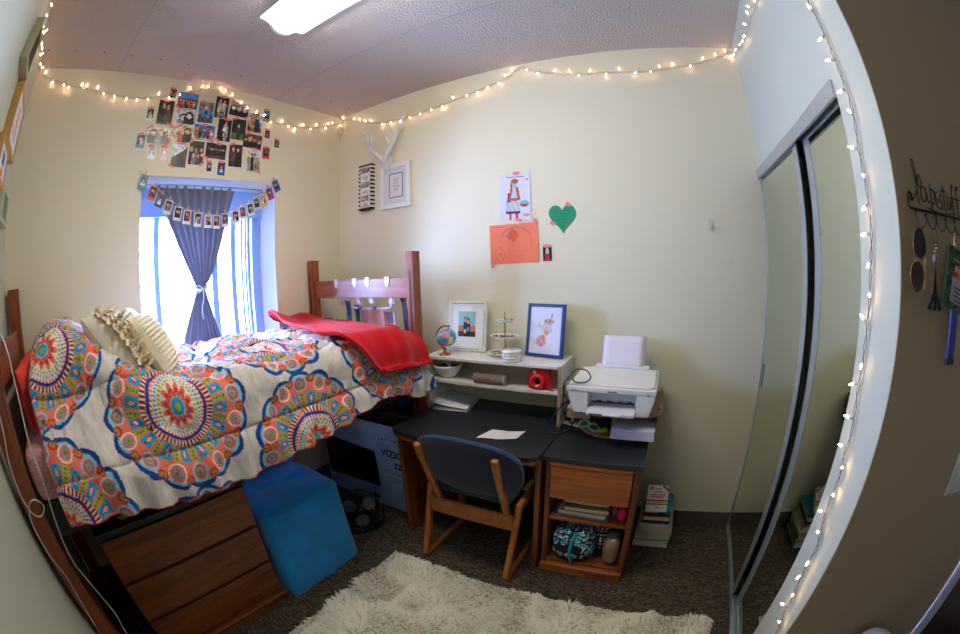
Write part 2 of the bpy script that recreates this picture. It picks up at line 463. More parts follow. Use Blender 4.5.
# ================================================================= BED
W_bed = wood('bed_oak', (104, 50, 26), (164, 90, 52), 'z', .35)
W_bedy = wood('bed_oak_rail', (112, 54, 32), (166, 94, 60), 'x', .35)
bed = thing('loft_bed', (.5, 1.15, 0), 'raised dormitory bed with reddish wooden slotted end posts under the window', 'bed')
def post(x0, x1, y0, y1, slot_y, top=1.665):
    mb = MB(); mb.box(x0, x1, y0, y1, 0, top)
    # routed slot with peg holes on the face towards the mattress
    xm = (x0+x1)/2
    mb.box(xm-.006, xm+.006, slot_y-.0008, slot_y+.0008, .55, top-.11, 1)
    return mb.build('bed_post', [W_bed, M_blk], bed, bevel=.004)
post(.925, .975, 2.215, 2.285, 2.215); post(.012, .062, 2.215, 2.285, 2.215)
post(.925, .975, .03, .105, .105); post(.012, .062, .03, .105, .105)
mb = MB(); mb.box(.055, .935, 2.238, 2.262, 1.395, 1.515); mb.box(.055, .935, 2.238, 2.262, .80, 1.0)
mb.build('footboard_rail', W_bedy, bed, bevel=.004)
mb = MB(); mb.box(.055, .935, .055, .08, 1.33, 1.47); mb.box(.055, .935, .055, .08, .80, 1.0)
mb.build('headboard_rail', W_bedy, bed, bevel=.004)
mb = MB(); mb.box(.93, .955, .10, 2.22, .85, .98)
mb.build('side_rail', mat('dark_rail', (40, 34, 32), .5), bed, bevel=.003)
mb = MB(); mb.box(.03, .055, .10, 2.22, .85, .98)
mb.build('side_rail', MATS['dark_rail'], bed, bevel=.003)
M_matt = mat('mattress_sheet', (205, 150, 146), .9, var=(120, .35), bump=(30, .3))
mb = MB(); mb.box(.06, .985, .115, 2.205, .985, 1.165)
mb.build('mattress', M_matt, bed, bevel=.04, seg=4)

# ----- comforter (quilted, medallion print)
C_ = {k: np.array(lin(v)) for k, v in dict(beige=(214, 206, 198), navy=(24, 62, 140), teal=(38, 160, 196), lteal=(120, 205, 222), coral=(236, 116, 96), red=(205, 58, 52), lime=(172, 172, 52), green=(40, 120, 84), cream=(240, 226, 208), maroon=(120, 30, 50), pink=(244, 160, 150)).items()}
def medallion_print(s, t):
    """s along the bed, t across (m).  returns Nx3 linear colour"""
    P, Q, R0 = 1.13, .575, .300
    out = np.tile(C_['beige'], (s.size, 1)).reshape(s.shape+(3,))
    best = np.full(s.shape, 9.0); bx = np.zeros(s.shape); by = np.zeros(s.shape)
    for i in range(-1, 4):
        for j in range(-3, 3):
            for (cs, ct) in ((.775+P*i, -.012+Q*j), (.205+P*i, .2755+Q*j)):
                d = np.hypot(s-cs, t-ct); k = d < best
                best = np.where(k, d, best); bx = np.where(k, s-cs, bx); by = np.where(k, t-ct, by)
    r = best/R0; th = np.arctan2(by, bx)
    def put(mask, c): out[mask] = C_[c]
    c16 = np.cos(8*th)**2              # 16 lobes, 1 on a lobe axis
    lobe = ((th/(2*PI)*16+.5) % 1-.5)  # -0.5..0.5 within a lobe
    li = np.floor(th/(2*PI)*16+.5).astype(int) % 2
    Ro = .90+.075*np.abs(np.cos(8*th))**.8
    put(r < Ro, 'navy'); put(r < Ro-.055, 'lteal'); put(r < Ro-.085, 'coral')
    # eye motifs in the lobes
    dx = (r-.80); dy = lobe*2*PI/16*r
    e = np.hypot(dx, dy*1.0); up = dx > -.02
    z = (r > .69) & (r < Ro-.085)
    put(z & (e < .105) & (li == 0), 'lteal'); put(z & (e < .105) & (li == 1), 'cream'); put(z & (e < .085), 'coral'); put(z & (e < .070) & (li == 0), 'red'); put(z & (e < .055), 'teal'); put(z & (e < .036), 'lime')
    put(z & (e < .020), 'red')
    # small between-lobe flowers
    l2 = ((th/(2*PI)*16) % 1-.5); e2 = np.hypot(r-.865, l2*2*PI/16*r)
    put((e2 < .062) & (r < Ro-.03), 'red'); put((e2 < .034) & (r < Ro-.03), 'lime'); put((e2 < .016), 'red')
    # teal blocks
    z = (r >= .49) & (r < .68)
    put(z, 'coral'); sec = (th/(2*PI)*16) % 1
    blk = np.abs(sec-.5) < .27
    put(z & blk, 'teal'); dd = np.abs(r-.585)/.085+np.abs(sec-.5)/.17
    put(z & blk & (dd < 1.0), 'navy'); put(z & blk & (dd < .72), 'pink')
    put(z & ~blk & (np.abs(sec-.5) > .36), 'lime'); put(z & ~blk & (np.abs(sec-.5) > .44) & ((r*22 % 1) < .5), 'green')
    z = (r >= .41) & (r < .49); put(z, 'coral'); put(z & (np.sin(60*th) > 0) & (r > .418) & (r < .482), 'maroon'); put(z & (np.sin(60*th) < -.4) & (r > .418) & (r < .482), 'cream')
    z = (r >= .37) & (r < .41); put(z, 'navy')
    z = (r >= .24) & (r < .37); put(z, 'cream'); put(z & (r > .33) & (np.sin(48*th) > -.1), 'coral'); put(z & (r > .285) & (r < .322) & (np.sin(44*th) > -.1), 'teal'); put(z & (r < .275) & (np.sin(36*th) > -.1), 'lime')
    z = (r < .24); put(z, 'cream'); put(z & (np.abs(np.sin(6*th))*.085+.15 > r), 'coral'); put(z & (np.abs(np.sin(6*th))*.07+.115 > r), 'red'); put(z & (np.abs(np.sin(6*th))*.05+.095 > r), 'coral'); put(z & (r < .10), 'lteal'); put(z & (r < .085), 'teal'); put(z & (r < .04), 'lime')
    return out
def vnoise(x, y, seed=0):
    """smooth value noise"""
    rg = np.random.default_rng(seed); g = rg.random((64, 64))
    xi = np.floor(x).astype(int); yi = np.floor(y).astype(int); fx = x-xi; fy = y-yi
    fx = fx*fx*(3-2*fx); fy = fy*fy*(3-2*fy)
    a = g[xi % 64, yi % 64]; b = g[(xi+1) % 64, yi % 64]; c = g[xi % 64, (yi+1) % 64]; d = g[(xi+1) % 64, (yi+1) % 64]
    return (a*(1-fx)+b*fx)*(1-fy)+(c*(1-fx)+d*fx)*fy-.5

def bed_profile(y, nt=900):
    """cross-section of the made bed at y: arrays x, z from the far edge to the hem and the arc coordinate t (0 where z=1.17 on the side)"""
    def hump(y):
        return float(np.interp(y, [.19, .21, .24, .28, .33, .42, .48, .55, .66, .80, 1.0], [1.25, 1.32, 1.40, 1.45, 1.475, 1.472, 1.44, 1.37, 1.29, 1.25, 1.235]))
    zt = hump(y) if y < 1.0 else float(np.interp(y, [1.0, 1.5, 1.9, 2.1, 2.2], [1.235, 1.235, 1.215, 1.19, 1.17]))
    hem = float(np.interp(y, [.17, .22, .41, .7, .96, 1.22, 1.5, 1.8, 1.95, 2.06, 2.14, 2.2], [.935, .93, .925, .885, .865, .885, .905, .95, .92, .87, .87, .89]))
    k = max(0, zt-1.235)
    xe = 1.02-.15*min(1, k/.25)
    r = .10+.05*min(1, k/.25)
    P = [(.02, zt-.02)]
    P += [(x, zt+.012*math.sin(PI*(x-.02)/.9)) for x in np.linspace(.06, xe-r, 14)]
    P += [(xe-r+r*math.sin(a), zt-r+r*math.cos(a)) for a in np.linspace(.15, PI/2, 12)]
    z1 = zt-r-.03
    n = 14
    for i in range(1, n+1):
        q = i/n; z = z1+(hem-z1)*q
        P.append((xe+(1.045-xe)*min(1, q*1.6)+.035*q*q+.012*math.sin(PI*q), z))
    P = np.array(P); L = np.r_[0, np.cumsum(np.hypot(*np.diff(P, axis=0).T))]
    # anchor
    iside = len(P)-n-1
    zz = P[iside:, 1][::-1]; LL = L[iside:][::-1]
    t0 = float(np.interp(1.17, zz, LL)) if zz[-1] > 1.17 else L[iside]-(1.17-P[iside, 1])
    return P, L, t0
def drape(y0, y1, nx, nt, lo=None, hi=None, lift=0.0, yfun=None):
    ys = np.linspace(y0, y1, nx); X = np.zeros((nx, nt)); Zz = np.zeros((nx, nt)); T = np.zeros((nx, nt)); Yy = np.zeros((nx, nt))
    for i, y in enumerate(ys):
        P, L, t0 = bed_profile(y)
        a = L[0] if lo is None else t0+lo; b = L[-1] if hi is None else min(L[-1], t0+hi(y) if callable(hi) else t0+hi)
        l = np.linspace(a, b, nt)
        X[i] = np.interp(l, L, P[:, 0]); Zz[i] = np.interp(l, L, P[:, 1]); T[i] = l-t0; Yy[i] = y
    return X, Yy, Zz, T
def normals(X, Y, Zz):
    P = np.stack([X, Y, Zz], -1); du = np.gradient(P, axis=0); dv = np.gradient(P, axis=1)
    n = np.cross(du, dv); n /= np.linalg.norm(n, axis=-1, keepdims=True)+1e-9
    return n*np.sign(np.sum(n*np.array([.6, 0, .8]), -1, keepdims=True)+1e-9), P
def grid_faces(nx, nt):
    i = np.arange(nx-1)[:, None]; j = np.arange(nt-1)[None]; a = i*nt+j
    return np.stack([a, a+1, a+nt+1, a+nt], -1).reshape(-1, 4)
NX, NT = 560, 470
X, Yv, Zv, T = drape(.212, 2.195, NX, NT)
nrm, P = normals(X, Yv, Zv)
# quilt seams along the bed and wrinkles
qs = np.abs(((T+.135)/.27) % 1-.5)*2   # 0 at centre, 1 at seam
puff = .012*(1-qs**6)
seamd = -.006*np.exp(-((1-qs)/.035)**2)
cross = np.abs(((Yv-.50)/.52) % 1-.5)*2
side = np.clip((T+.02)/.1, 0, 1)
seam2 = -.006*np.exp(-((1-cross)/.02)**2)
wr = .020*vnoise(Yv*14+T*3, T*5+7, 1)+.014*vnoise(Yv*34+T*9, T*8, 2)*(.4+side)+.026*vnoise(Yv*4, T*4, 3)+.006*vnoise(Yv*80, T*30, 8)+.008*vnoise(Yv*50+X*20, X*34, 9)*(1-side)
gath = side*.019*np.sin(Yv*46+3*vnoise(Yv*5, T*3, 4))*np.clip((T-.02)/.25, 0, 1)
topw = (1-side)*.010*np.sin((Yv*22-X*17)+4*vnoise(Yv*5, X*5, 5))*(Yv > .7)
disp = puff+seamd+seam2+wr+gath+topw
P2 = P+nrm*disp[..., None]
P2[..., 0] = np.maximum(P2[..., 0], .012)
# scalloped irregular hem: red piping on the last rows
WARP = .085*np.clip((-T-.02)/.22, 0, 1)*np.clip((.70-Yv)/.25, 0, 1)
colr = medallion_print(Yv-WARP+.020*vnoise(Yv*7, T*7, 11)+.005*vnoise(Yv*25, T*25, 13), T+.022*vnoise(Yv*6, T*6, 12)+.005*vnoise(Yv*22, T*22, 14))
hemrow = np.zeros((NX, NT), bool); hemrow[:, -2:] = True; hemrow[:1, :] = True
colr[hemrow] = C_['red']
M_comf = mat('printed_cotton', (210, 200, 190), .85, attr=True, bump=(160, .18), sheen=.2, spec=.2)
comf = mesh_np('comforter', P2.reshape(-1, 3), grid_faces(NX, NT), M_comf, colors=colr.reshape(-1, 3))
so = comf.modifiers.new('solid', 'SOLIDIFY'); so.thickness = .012; so.offset = -1
tag(comf, 'puffy beige quilt with large coral, teal and navy medallions covering the raised bed', 'comforter')

# ----- red throw at the foot of the bed
NXb, NTb = 150, 200
X, Yv, Zv, T = drape(0, 1, 2, 2) if False else (None,)*4
XB = np.zeros((NXb, NTb)); YB = XB.copy(); ZB = XB.copy(); TB = XB.copy()
profs = {}
for i in range(NXb):
    u = i/(NXb-1)
    P0, L0, t00 = bed_profile(1.9)
    for j in range(NTb):
        v = j/(NTb-1)
        if j == 0: pass
        yb = float(np.interp(v, [0, .25, .5, .7, .82, .90, 1], [1.84, 1.78, 1.69, 1.61, 1.62, 1.70, 1.80]))
        YB[i, j] = yb+(2.205-yb)*u
for i in range(NXb):
    for j in range(NTb):
        y = round(YB[i, j], 3)
        if y not in profs: profs[y] = bed_profile(y)
        Pq, Lq, t0 = profs[y]; v = j/(NTb-1); u = i/(NXb-1)
        hi = .125+.035*u
        l = Lq[0]+.01+(t0+hi-Lq[0]-.01)*v
        XB[i, j] = np.interp(l, Lq, Pq[:, 0]); ZB[i, j] = np.interp(l, Lq, Pq[:, 1]); TB[i, j] = l-t0
nrm, P = normals(XB, YB, ZB)
U = np.linspace(0, 1, NXb)[:, None]*np.ones((1, NTb)); V = np.ones((NXb, 1))*np.linspace(0, 1, NTb)[None]
disp = .054+.018*vnoise(YB*7+XB*2, XB*4, 21)+.026*vnoise(YB*11+XB*7, TB*3, 22)+.006*vnoise(YB*20+XB*4, TB*12, 23)
disp += .05*np.exp(-((XB-.10)/.12)**2)*(1+.5*np.sin(YB*25))            # bunched up against the window wall
disp += .012*np.exp(-((V-1)/.03)**2)+.012*np.exp(-(U/.05)**2)
P2 = P+nrm*disp[..., None]; P2[..., 0] = np.maximum(P2[..., 0], .012)
M_red = mat('red_fleece', (204, 12, 28), .95, bump=(260, .3), sheen=.15, spec=.1)
thr = mesh_np('throw_blanket', P2.reshape(-1, 3), grid_faces(NXb, NTb), M_red)
so = thr.modifiers.new('solid', 'SOLIDIFY'); so.thickness = .016; so.offset = -1
tag(thr, 'bright red fleece blanket spread over the foot end of the bed', 'blanket')

# ----- pillows
def pillow_mesh(c, U, V, N, w, h, th, n=34, seed=0, pinch=.10, wr=.004):
    c, U, V, N = [np.array(Vector(a).normalized()) if k else np.array(a, float) for k, a in enumerate((c, U, V, N))]
    g = np.linspace(-1, 1, n); A, B = np.meshgrid(g, g, indexing='ij')
    out = []
    sx = 1-pinch*(1-np.abs(B)**2)*np.abs(A)**2*0-pinch*(np.abs(A)**3)*(1-B**2); sy = 1-pinch*(np.abs(B)**3)*(1-A**2)
    hgt = (np.clip(1-A**2, 0, 1)*np.clip(1-B**2, 0, 1))**.42
    vs = []
    for sg in (1, -1):
        hh = sg*(th/2*hgt+wr*vnoise(A*5+9*sg, B*5, seed)*hgt*4)
        vs.append(c+(A*sx*w/2)[..., None]*U+(B*sy*h/2)[..., None]*V+hh[..., None]*N)
    F = grid_faces(n, n)
    return np.concatenate([vs[0].reshape(-1, 3), vs[1].reshape(-1, 3)]), np.concatenate([F, (F+n*n)[:, ::-1]]), A, B, sx, sy, hgt, (c, U, V, N)
M_cream = mat('cream_cotton', (232, 222, 200), .9, bump=(90, .15), sheen=.2, spec=.2)
M_cream2 = mat('cream_pleated', (240, 228, 198), .9, bump=(60, .25), sheen=.2, spec=.2)
M_coral = mat('coral_pillowcase', (232, 78, 62), .85, bump=(40, .2), spec=.2)
def square_pillow(name, label, c, U, V, w, h, th, m, seed):
    Nn = Vector(U).cross(Vector(V)).normalized()
    r = thing(name, c, label, 'pillow')
    vs, F, *rest = pillow_mesh(c, U, V, Nn, w, h, th, seed=seed)
    mesh_np('pillow_cover', vs, F, m, r)
    return r, rest, Nn
# ruffled pillow: seen nearly edge on, leaning back on the quilted mound
def uv(yaw, lean):
    """pillow facing +y-ish, rotated by yaw about z, leaning back by lean"""
    U = Vector((math.cos(yaw), math.sin(yaw), 0)); Nh = Vector((-math.sin(yaw), math.cos(yaw), 0))
    V = Vector((0, 0, 1))*math.cos(lean)-Nh*math.sin(lean)
    return U, V
U1, V1 = uv(-.50, .66)
r1, rest, N1 = square_pillow('ruffled_pillow', 'cream cushion with ruffled front leaning on the quilt mound', (.69, .660, 1.355), U1, V1, .36, .37, .18, M_cream, 31)
A, B, sx, sy, hg, fr = rest
c, U, V, N = fr
mb = MB()
N = -N if N[1] < 0 else N
rr = random.Random(5)
for k in range(5):
    a0 = -.62+k*.31
    n = 150
    ring = []
    for i in range(n+1):
        b = -.97+1.94*i/n; h = (max(0, 1-a0*a0)*max(0, 1-b*b))**.42*.088
        base = Vector(c)+Vector(U)*a0*.18+Vector(V)*b*.17+Vector(N)*(h-.002)
        ring.append(base)
    def rf(s, t, k=k, ring=ring, a0=a0):
        i = min(n, int(round(s*n))); ph = i*.52+k*1.7; w = .05*t
        return ring[i]+Vector(U)*(w*(.8+.3*math.sin(ph*1.7)))+Vector(N)*(.030*t+.018*t*math.sin(ph))+Vector(V)*(.010*t*math.cos(ph))
    mb.grid(rf, n, 3, 0)
mb.build('ruffle', M_cream2, r1, solid=.002)
U2, V2 = uv(-.45, .55)
r2, rest, N2 = square_pillow('pleated_pillow', 'small cream cushion with pleated front, nearest to the window panes', (.72, .805, 1.355), U2, V2, .27, .27, .13, M_cream2, 33)
c, U, V, N = rest[-1]; N = -N if N[1] < 0 else N
mb = MB()
for k in range(14):
    b0 = -.88+k*.135
    def pf(s, t, b0=b0):
        a = -.93+1.86*s; b = b0+.10*t; h = (max(0, 1-a*a)*max(0, 1-b*b))**.42*.065
        return Vector(c)+Vector(U)*a*.135*(1-.1*abs(a)**3)+Vector(V)*b*.135+Vector(N)*(h+.001+.006*math.sin(PI*t)+.001*math.sin(s*40+b0*9))
    mb.grid(pf, 30, 3, 0)
mb.build('pleats', M_cream2, r2)
U3, V3 = uv(-.3, .62)
r3, rest, N3 = square_pillow('plain_pillow', 'plain white pillow mostly hidden between the two cream cushions', (.47, .80, 1.385), U3, V3, .30, .28, .10, mat('white_cotton', (232, 230, 226), .9, bump=(70, .15)), 35)
U4, V4 = uv(0, .12)
vs, F, *_ = pillow_mesh((.48, .165, 1.275), (1, 0, 0), V4, (0, -1, 0), .74, .21, .12, seed=36)
tag(mesh_np('bed_pillow', vs, F, M_coral), 'coral red bed pillow tucked between headboard and quilt', 'pillow')
# ================================================================= UNDER THE BED
W_dr = wood('cherry_laminate', (96, 50, 24), (150, 84, 42), 'y', .32, 5)
W_drz = wood('cherry_laminate_v', (96, 50, 24), (146, 82, 42), 'z', .32, 5)
W_drx = wood('cherry_laminate_x', (126, 66, 28), (190, 108, 48), 'x', .32, 5)
M_top = mat('black_laminate', (40, 44, 50), 0.38, bump=(300, .08))
dr = thing('dresser', (.52, .66, 0), 'dark wooden three-drawer dresser under the quilt with black top', 'dresser')
mb = MB(); mb.box(.20, .795, .262, .285, .06, .71); mb.box(.20, .795, 1.032, 1.055, .06, .71); mb.box(.20, .22, .285, 1.032, .06, .71); mb.box(.20, .79, .285, 1.032, .06, .08)
mb.build('body', W_drz, dr, bevel=.002)
MB().box(.20, .815, .255, 1.06, .71, .738).build('top', M_top, dr, bevel=.004)
MB().box(.790, .797, .285, 1.032, .08, .71).build('drawer_gap_shade', M_blk, dr)  # black sheet standing in for the shade inside the drawer gaps
for z0, z1 in ((.490, .698), (.268, .472), (.064, .250)):
    MB().box(.797, .818, .268, 1.050, z0, z1).build('drawer', W_dr, dr, bevel=.004)
MB().box(.20, .850, .255, 1.062, 0, .052).build('base_molding', W_dr, dr, bevel=.008)
# things kept on the dresser
mb = MB(); mb.lathe([(.0, 0), (.03, 0), (.048, .02), (.052, .045), (.046, .047), (.04, .02), (0, .008)], (.74, .435, .738), 20)
tag(mb.build('bowl', mat('yellow_plastic', (196, 188, 40), .4)), 'small yellow bowl on the dresser under the quilt', 'bowl')
tag(MB().box(.70, .80, .655, .745, .738, .79).build('box', mat('blue_plastic', (30, 70, 200), .4), bevel=.006), 'small blue box on the black dresser top', 'box')
# cloth covered cube
M_blue = mat('turquoise_cloth', (0, 150, 232), .8, bump=(120, .15), var=(6, .12), sheen=.3)
def cube_cloth():
    n = 60; vs = []
    x0, x1, y0, y1, h = .34, .866, 1.080, 1.592, .515
    prof = [(0.0, h), (.5, h+.006), (.93, h), (1.0, h-.022)]+[(1.0+.006*k, h-.03-k*(h-.03)/12) for k in range(1, 13)]
    mb = MB(); per = []
    for i in range(160):
        q = i/160*4; k = int(q); f = q-k; e = 2*f-1
        x, y = [(e, -1), (1, e), (-e, 1), (-1, -e)][k]
        m = (abs(x)**9+abs(y)**9)**(1/9); per.append((x/m, y/m))
    cx, cy, hx, hy = (x0+x1)/2, (y0+y1)/2, (x1-x0)/2, (y1-y0)/2
    vs = []
    for r, z in prof:
        for i, (x, y) in enumerate(per):
            a = math.atan2(y, x); dr_ = max(0, (h-z)/h)
            w = 1+.012*dr_*math.sin(9*a+1)+.008*dr_*math.sin(17*a)
            vs.append((cx+x*hx*r*w, cy+y*hy*r*w, max(.002, z+.004*math.sin(5*a)*(r < .99))))
    m = len(per); fs = []
    for j in range(len(prof)-1):
        for i in range(m): fs.append((j*m+i, j*m+(i+1) % m, (j+1)*m+(i+1) % m, (j+1)*m+i))
    mb.add([(a, b, c) for a, b, c in vs], fs, 0, None, True)
    return mb
tag(cube_cloth().build('storage_ottoman', M_blue), 'turquoise blue cloth-covered cube standing beside the dresser', 'ottoman')
# television box
tb = thing('television_box', (.56, 2.15, 0), 'blue-lit white flat television carton standing under the bed', 'box')
M_card = mat('printed_carton', (176, 206, 248), .55)  # one pale blue base colour for the whole carton
mb = MB(); mb.box(.14, .975, 2.10, 2.205, 0.002, .575)
mb.build('carton', M_card, tb, bevel=.003)
M_print = mat('carton_ink', (20, 24, 30), .5); M_scr = mat('printed_screen', (12, 26, 30), .25)
mb = MB(); yf = 2.0985
mb.add([(.16, yf, .44), (.655, yf, .425), (.665, yf, .155), (.16, yf, .135)], [(0, 3, 2, 1)], 0)
mb.build('screen_picture', M_scr, bpy.data.objects['carton'])
ct = bpy.data.objects['carton']
mb = MB(); text_into(mb, 'VIZIO', .072, (.805, yf, .433), X_, Z_, 0, width=.19, bold=.0018); mb.build('brand_name', M_print, ct)
mb = MB(); text_into(mb, '32"', .062, (.848, yf, .352), X_, Z_, 0, bold=.002); mb.build('size_mark', M_print, ct)
mb = MB()
for i, (x0, x1, z) in enumerate(((.70, .77, .528), (.79, .90, .53), (.68, .80, .488), (.72, .93, .305), (.76, .90, .29), (.74, .92, .255), (.76, .90, .24), (.78, .93, .225), (.40, .47, .505))):
    mb.box(x0, x1, yf-.0004, yf, z, z+.0035)
ct2 = 0
for x, z in ((.735, .53), (.84, .532)): mb.lathe([(0, 0), (.007, 0), (.007, .001)], (x, yf, z), 10, axis=(0, -1, 0))
mb.box(.53, .64, yf-.0004, yf, .045, .075); mb.box(.60, .607, yf-.0004, yf, .075, .135)
mb.build('fine_print', M_print, ct)
# low black-topped cabinet behind the carton
lc = thing('low_cabinet', (.47, 2.38, 0), 'low dark cabinet with black top behind the television carton', 'cabinet')
MB().box(.10, .905, 2.30, 2.53, 0, .60).build('body', mat('dark_laminate', (52, 40, 34), .5), lc)
MB().box(.09, .915, 2.292, 2.54, .60, .625).build('top', M_top, lc, bevel=.003)
bg = thing('duffel_bag', (.70, 2.40, .625), 'dark blue and teal duffel bag heaped on the low cabinet under the bed', 'bag')
mb = MB(); mb.ball((.66, 2.42, .74), .115, 20, sc=(1.5, .85, 1)); mb.build('bag_body', mat('navy_nylon', (20, 50, 96), .6, bump=(25, .5), var=(9, .4)), bg)
mb = MB(); mb.tube(smooth_path([(.56, 2.32, .76), (.60, 2.30, .84), (.70, 2.30, .86), (.78, 2.32, .78)]), .010, 8); mb.build('strap', mat('teal_webbing', (24, 110, 120), .7), bg)
mb = MB(); mb.ball((.545, 2.345, .662), .055, 16, sc=(1.15, .8, .65)); tag(mb.build('cloth_bundle', mat('black_cloth', (18, 18, 24), .9, bump=(40, .5))), 'rolled black cloth in front of the duffel bag', 'cloth')
# fan
fan = thing('desk_fan', (.70, 1.84, 0), 'small round black and grey floor fan beside the turquoise cube', 'fan')
fc = Vector((.74, 1.80, .15)); fa = Vector((.75, -.62, .35)).normalized()
fu = fa.cross(Vector(Z_)).normalized(); fv = fu.cross(fa)
M_fblk = mat('fan_black', (26, 26, 30), .35); M_fgrey = mat('fan_blade_grey', (104, 104, 112), .4)
mb = MB(); mb.lathe([(.125, -.045), (.135, -.04), (.138, 0), (.130, .03), (.124, .03), (.130, 0), (.125, -.04)], fc, 36, axis=fa); mb.build('housing', M_fblk, fan)
mb = MB()
for i in range(3):
    q = i*2*PI/3+.5
    d = fu*math.cos(q)+fv*math.sin(q); e = -fu*math.sin(q)+fv*math.cos(q)
    def bf(s, t, d=d, e=e):
        w = .046*math.sin(PI*min(.98, .12+.75*s))
        return fc+d*(.03+.082*s)+e*(w*(t-.5)*2)+fa*(.016*(t-.5))
    MBb = MB(); MBb.grid(bf, 8, 8); MBb.build('fan_blade', M_fgrey, fan, solid=.0015)
mb = MB(); mb.lathe([(0, .032), (.022, .03), (.026, .01), (.026, -.03)], fc, 20, axis=fa); mb.build('hub', M_fblk, fan)
mb = MB()
for r in (.045, .07, .095, .118):
    mb.tube([fc+fa*(.034-.00*r)+(fu*math.cos(a*PI/16)+fv*math.sin(a*PI/16))*r for a in range(32)], .0013, 5, closed=True)
for k in range(12):
    a = k*PI/6; dd = fu*math.cos(a)+fv*math.sin(a); mb.tube([fc+fa*.034+dd*.02, fc+fa*.03+dd*.128], .0013, 5)
mb.build('grille', M_fblk, fan)
mb = MB(); mb.tube(smooth_path([fc+fu*.14, fc+fu*.145-Vector(Z_)*.08+fa*.01, Vector((fc.x-fa.x*.02, fc.y, .012))+fu*.12], 5), .007, 8)
mb.tube(smooth_path([fc-fu*.14, fc-fu*.145-Vector(Z_)*.08+fa*.01, Vector((fc.x-fa.x*.02, fc.y, .012))-fu*.12], 5), .007, 8)
mb.tube([Vector((fc.x-fa.x*.02, fc.y, .012))+fu*.12, Vector((fc.x-fa.x*.02, fc.y, .012))-fu*.12], .010, 8)
mb.build('stand', M_fblk, fan)

# ================================================================= DESK, PEDESTAL, CHAIR
dk = thing('desk', (1.4, 2.25, 0), 'wooden student desk with black bow-front top against the wall', 'desk')
fr = [(.985, 2.555), (.985, 1.935), (.995, 1.915), (1.02, 1.90), (1.10, 1.888), (1.25, 1.874), (1.40, 1.868), (1.55, 1.870), (1.70, 1.880), (1.775, 1.890), (1.805, 1.905), (1.818, 1.935), (1.820, 1.97), (1.820, 2.555)]
mb = MB(); mb.prism(fr, (0, 0, .704), X_, Y_, Z_, .026); mb.build('desktop', M_top, dk, bevel=.004)
fr2 = [(x+(.002 if x < 1.4 else -.002), y+.002) if y < 2.5 else (x+(.002 if x < 1.4 else -.002), y) for x, y in fr]
mb = MB(); mb.prism(fr2, (0, 0, .684), X_, Y_, Z_, .020); mb.build('apron_edge', W_drx, dk, bevel=.003)
MB().box(.995, 1.022, 1.945, 2.55, 0, .684).build('side_panel', W_drz, dk, bevel=.003)
MB().box(1.788, 1.815, 1.945, 2.55, 0, .684).build('side_panel', W_drz, dk, bevel=.003)
MB().box(1.022, 1.788, 2.47, 2.49, .25, .684).build('back_panel', W_drx, dk)
pd_ = thing('pedestal_cabinet', (2.05, 2.25, 0), 'low wooden cabinet with black top, one drawer and an open cubby, right of the desk', 'cabinet')
MB().box(1.826, 2.284, 1.933, 2.555, .704, .730).build('top', M_top, pd_, bevel=.004)
mb = MB(); mb.box(1.838, 1.862, 1.955, 2.55, .06, .704); mb.box(2.248, 2.272, 1.955, 2.55, .06, .704); mb.box(1.862, 2.248, 2.53, 2.548, .06, .704)
mb.box(1.862, 2.248, 1.965, 2.53, .064, .082); mb.build('body', W_drz, pd_, bevel=.002)
MB().box(1.862, 2.248, 1.970, 2.53, .352, .370).build('shelf', W_drx, pd_, bevel=.002)
MB().box(1.834, 2.276, 1.938, 2.55, 0, .062).build('base_molding', W_drx, pd_, bevel=.008)
d_ = MB().box(1.866, 2.244, 1.943, 2.50, .500, .676).build('drawer', W_drx, pd_, bevel=.004)
mb = MB(); mb.box(1.862, 2.248, 1.936, 1.960, .680, .702); mb.build('drawer_pull', W_drx, d_, bevel=.006)
# chair
W_ch = wood('chair_oak', (150, 84, 36), (198, 122, 60), 'z', .3, 5)
M_upb = mat('blue_grey_upholstery', (44, 52, 72), .9, bump=(220, .3), sheen=.25, spec=.2)
M_upe = mat('blue_edge_cloth', (30, 58, 104), .9, bump=(220, .3), sheen=.25, spec=.2)
ch = thing('desk_chair', (1.48, 1.98, 0), 'oak sled-base chair with blue-grey upholstered back facing the desk', 'chair')
def sled(xf, xt):
    pts = [(xf+.02, 2.215, .03), (xf, 1.815, .02), (xt, 1.885, .40), (xt+.01, 2.14, .452), (xf+.03, 2.21, .06)]
    mb = MB(); t = .030
    mb.beam((xf+.005, 1.79, .016), (xf+.01, 2.24, .016), t, .032, mi=0)
    MB_ = MB(); MB_.beam((xf, 1.800, .012), (xt, 1.905, .455), t, .042, up=(0, 1, .2))
    MB2 = MB(); MB2.beam((xf+.012, 2.215, .025), (xt+.015, 2.150, .46), t, .042, up=(0, 1, 0))
    MB3 = MB(); MB3.beam((xt, 1.895, .440), (xt+.015, 2.18, .462), t, .042)
    mb.build('runner', W_ch, ch, bevel=.008); MB_.build('rear_leg', W_ch, ch, bevel=.008)
    MB2.build('front_leg', W_ch, ch, bevel=.008); MB3.build('side_rail', W_ch, ch, bevel=.008)
sled(1.222, 1.232); sled(1.706, 1.732)
MB().obox((1.478, 1.868, .352), (1, 0, .008), (0, .97, .24), (0, -.24, .97), .475, .022, .115).build('rear_rail', W_ch, ch, bevel=.006)
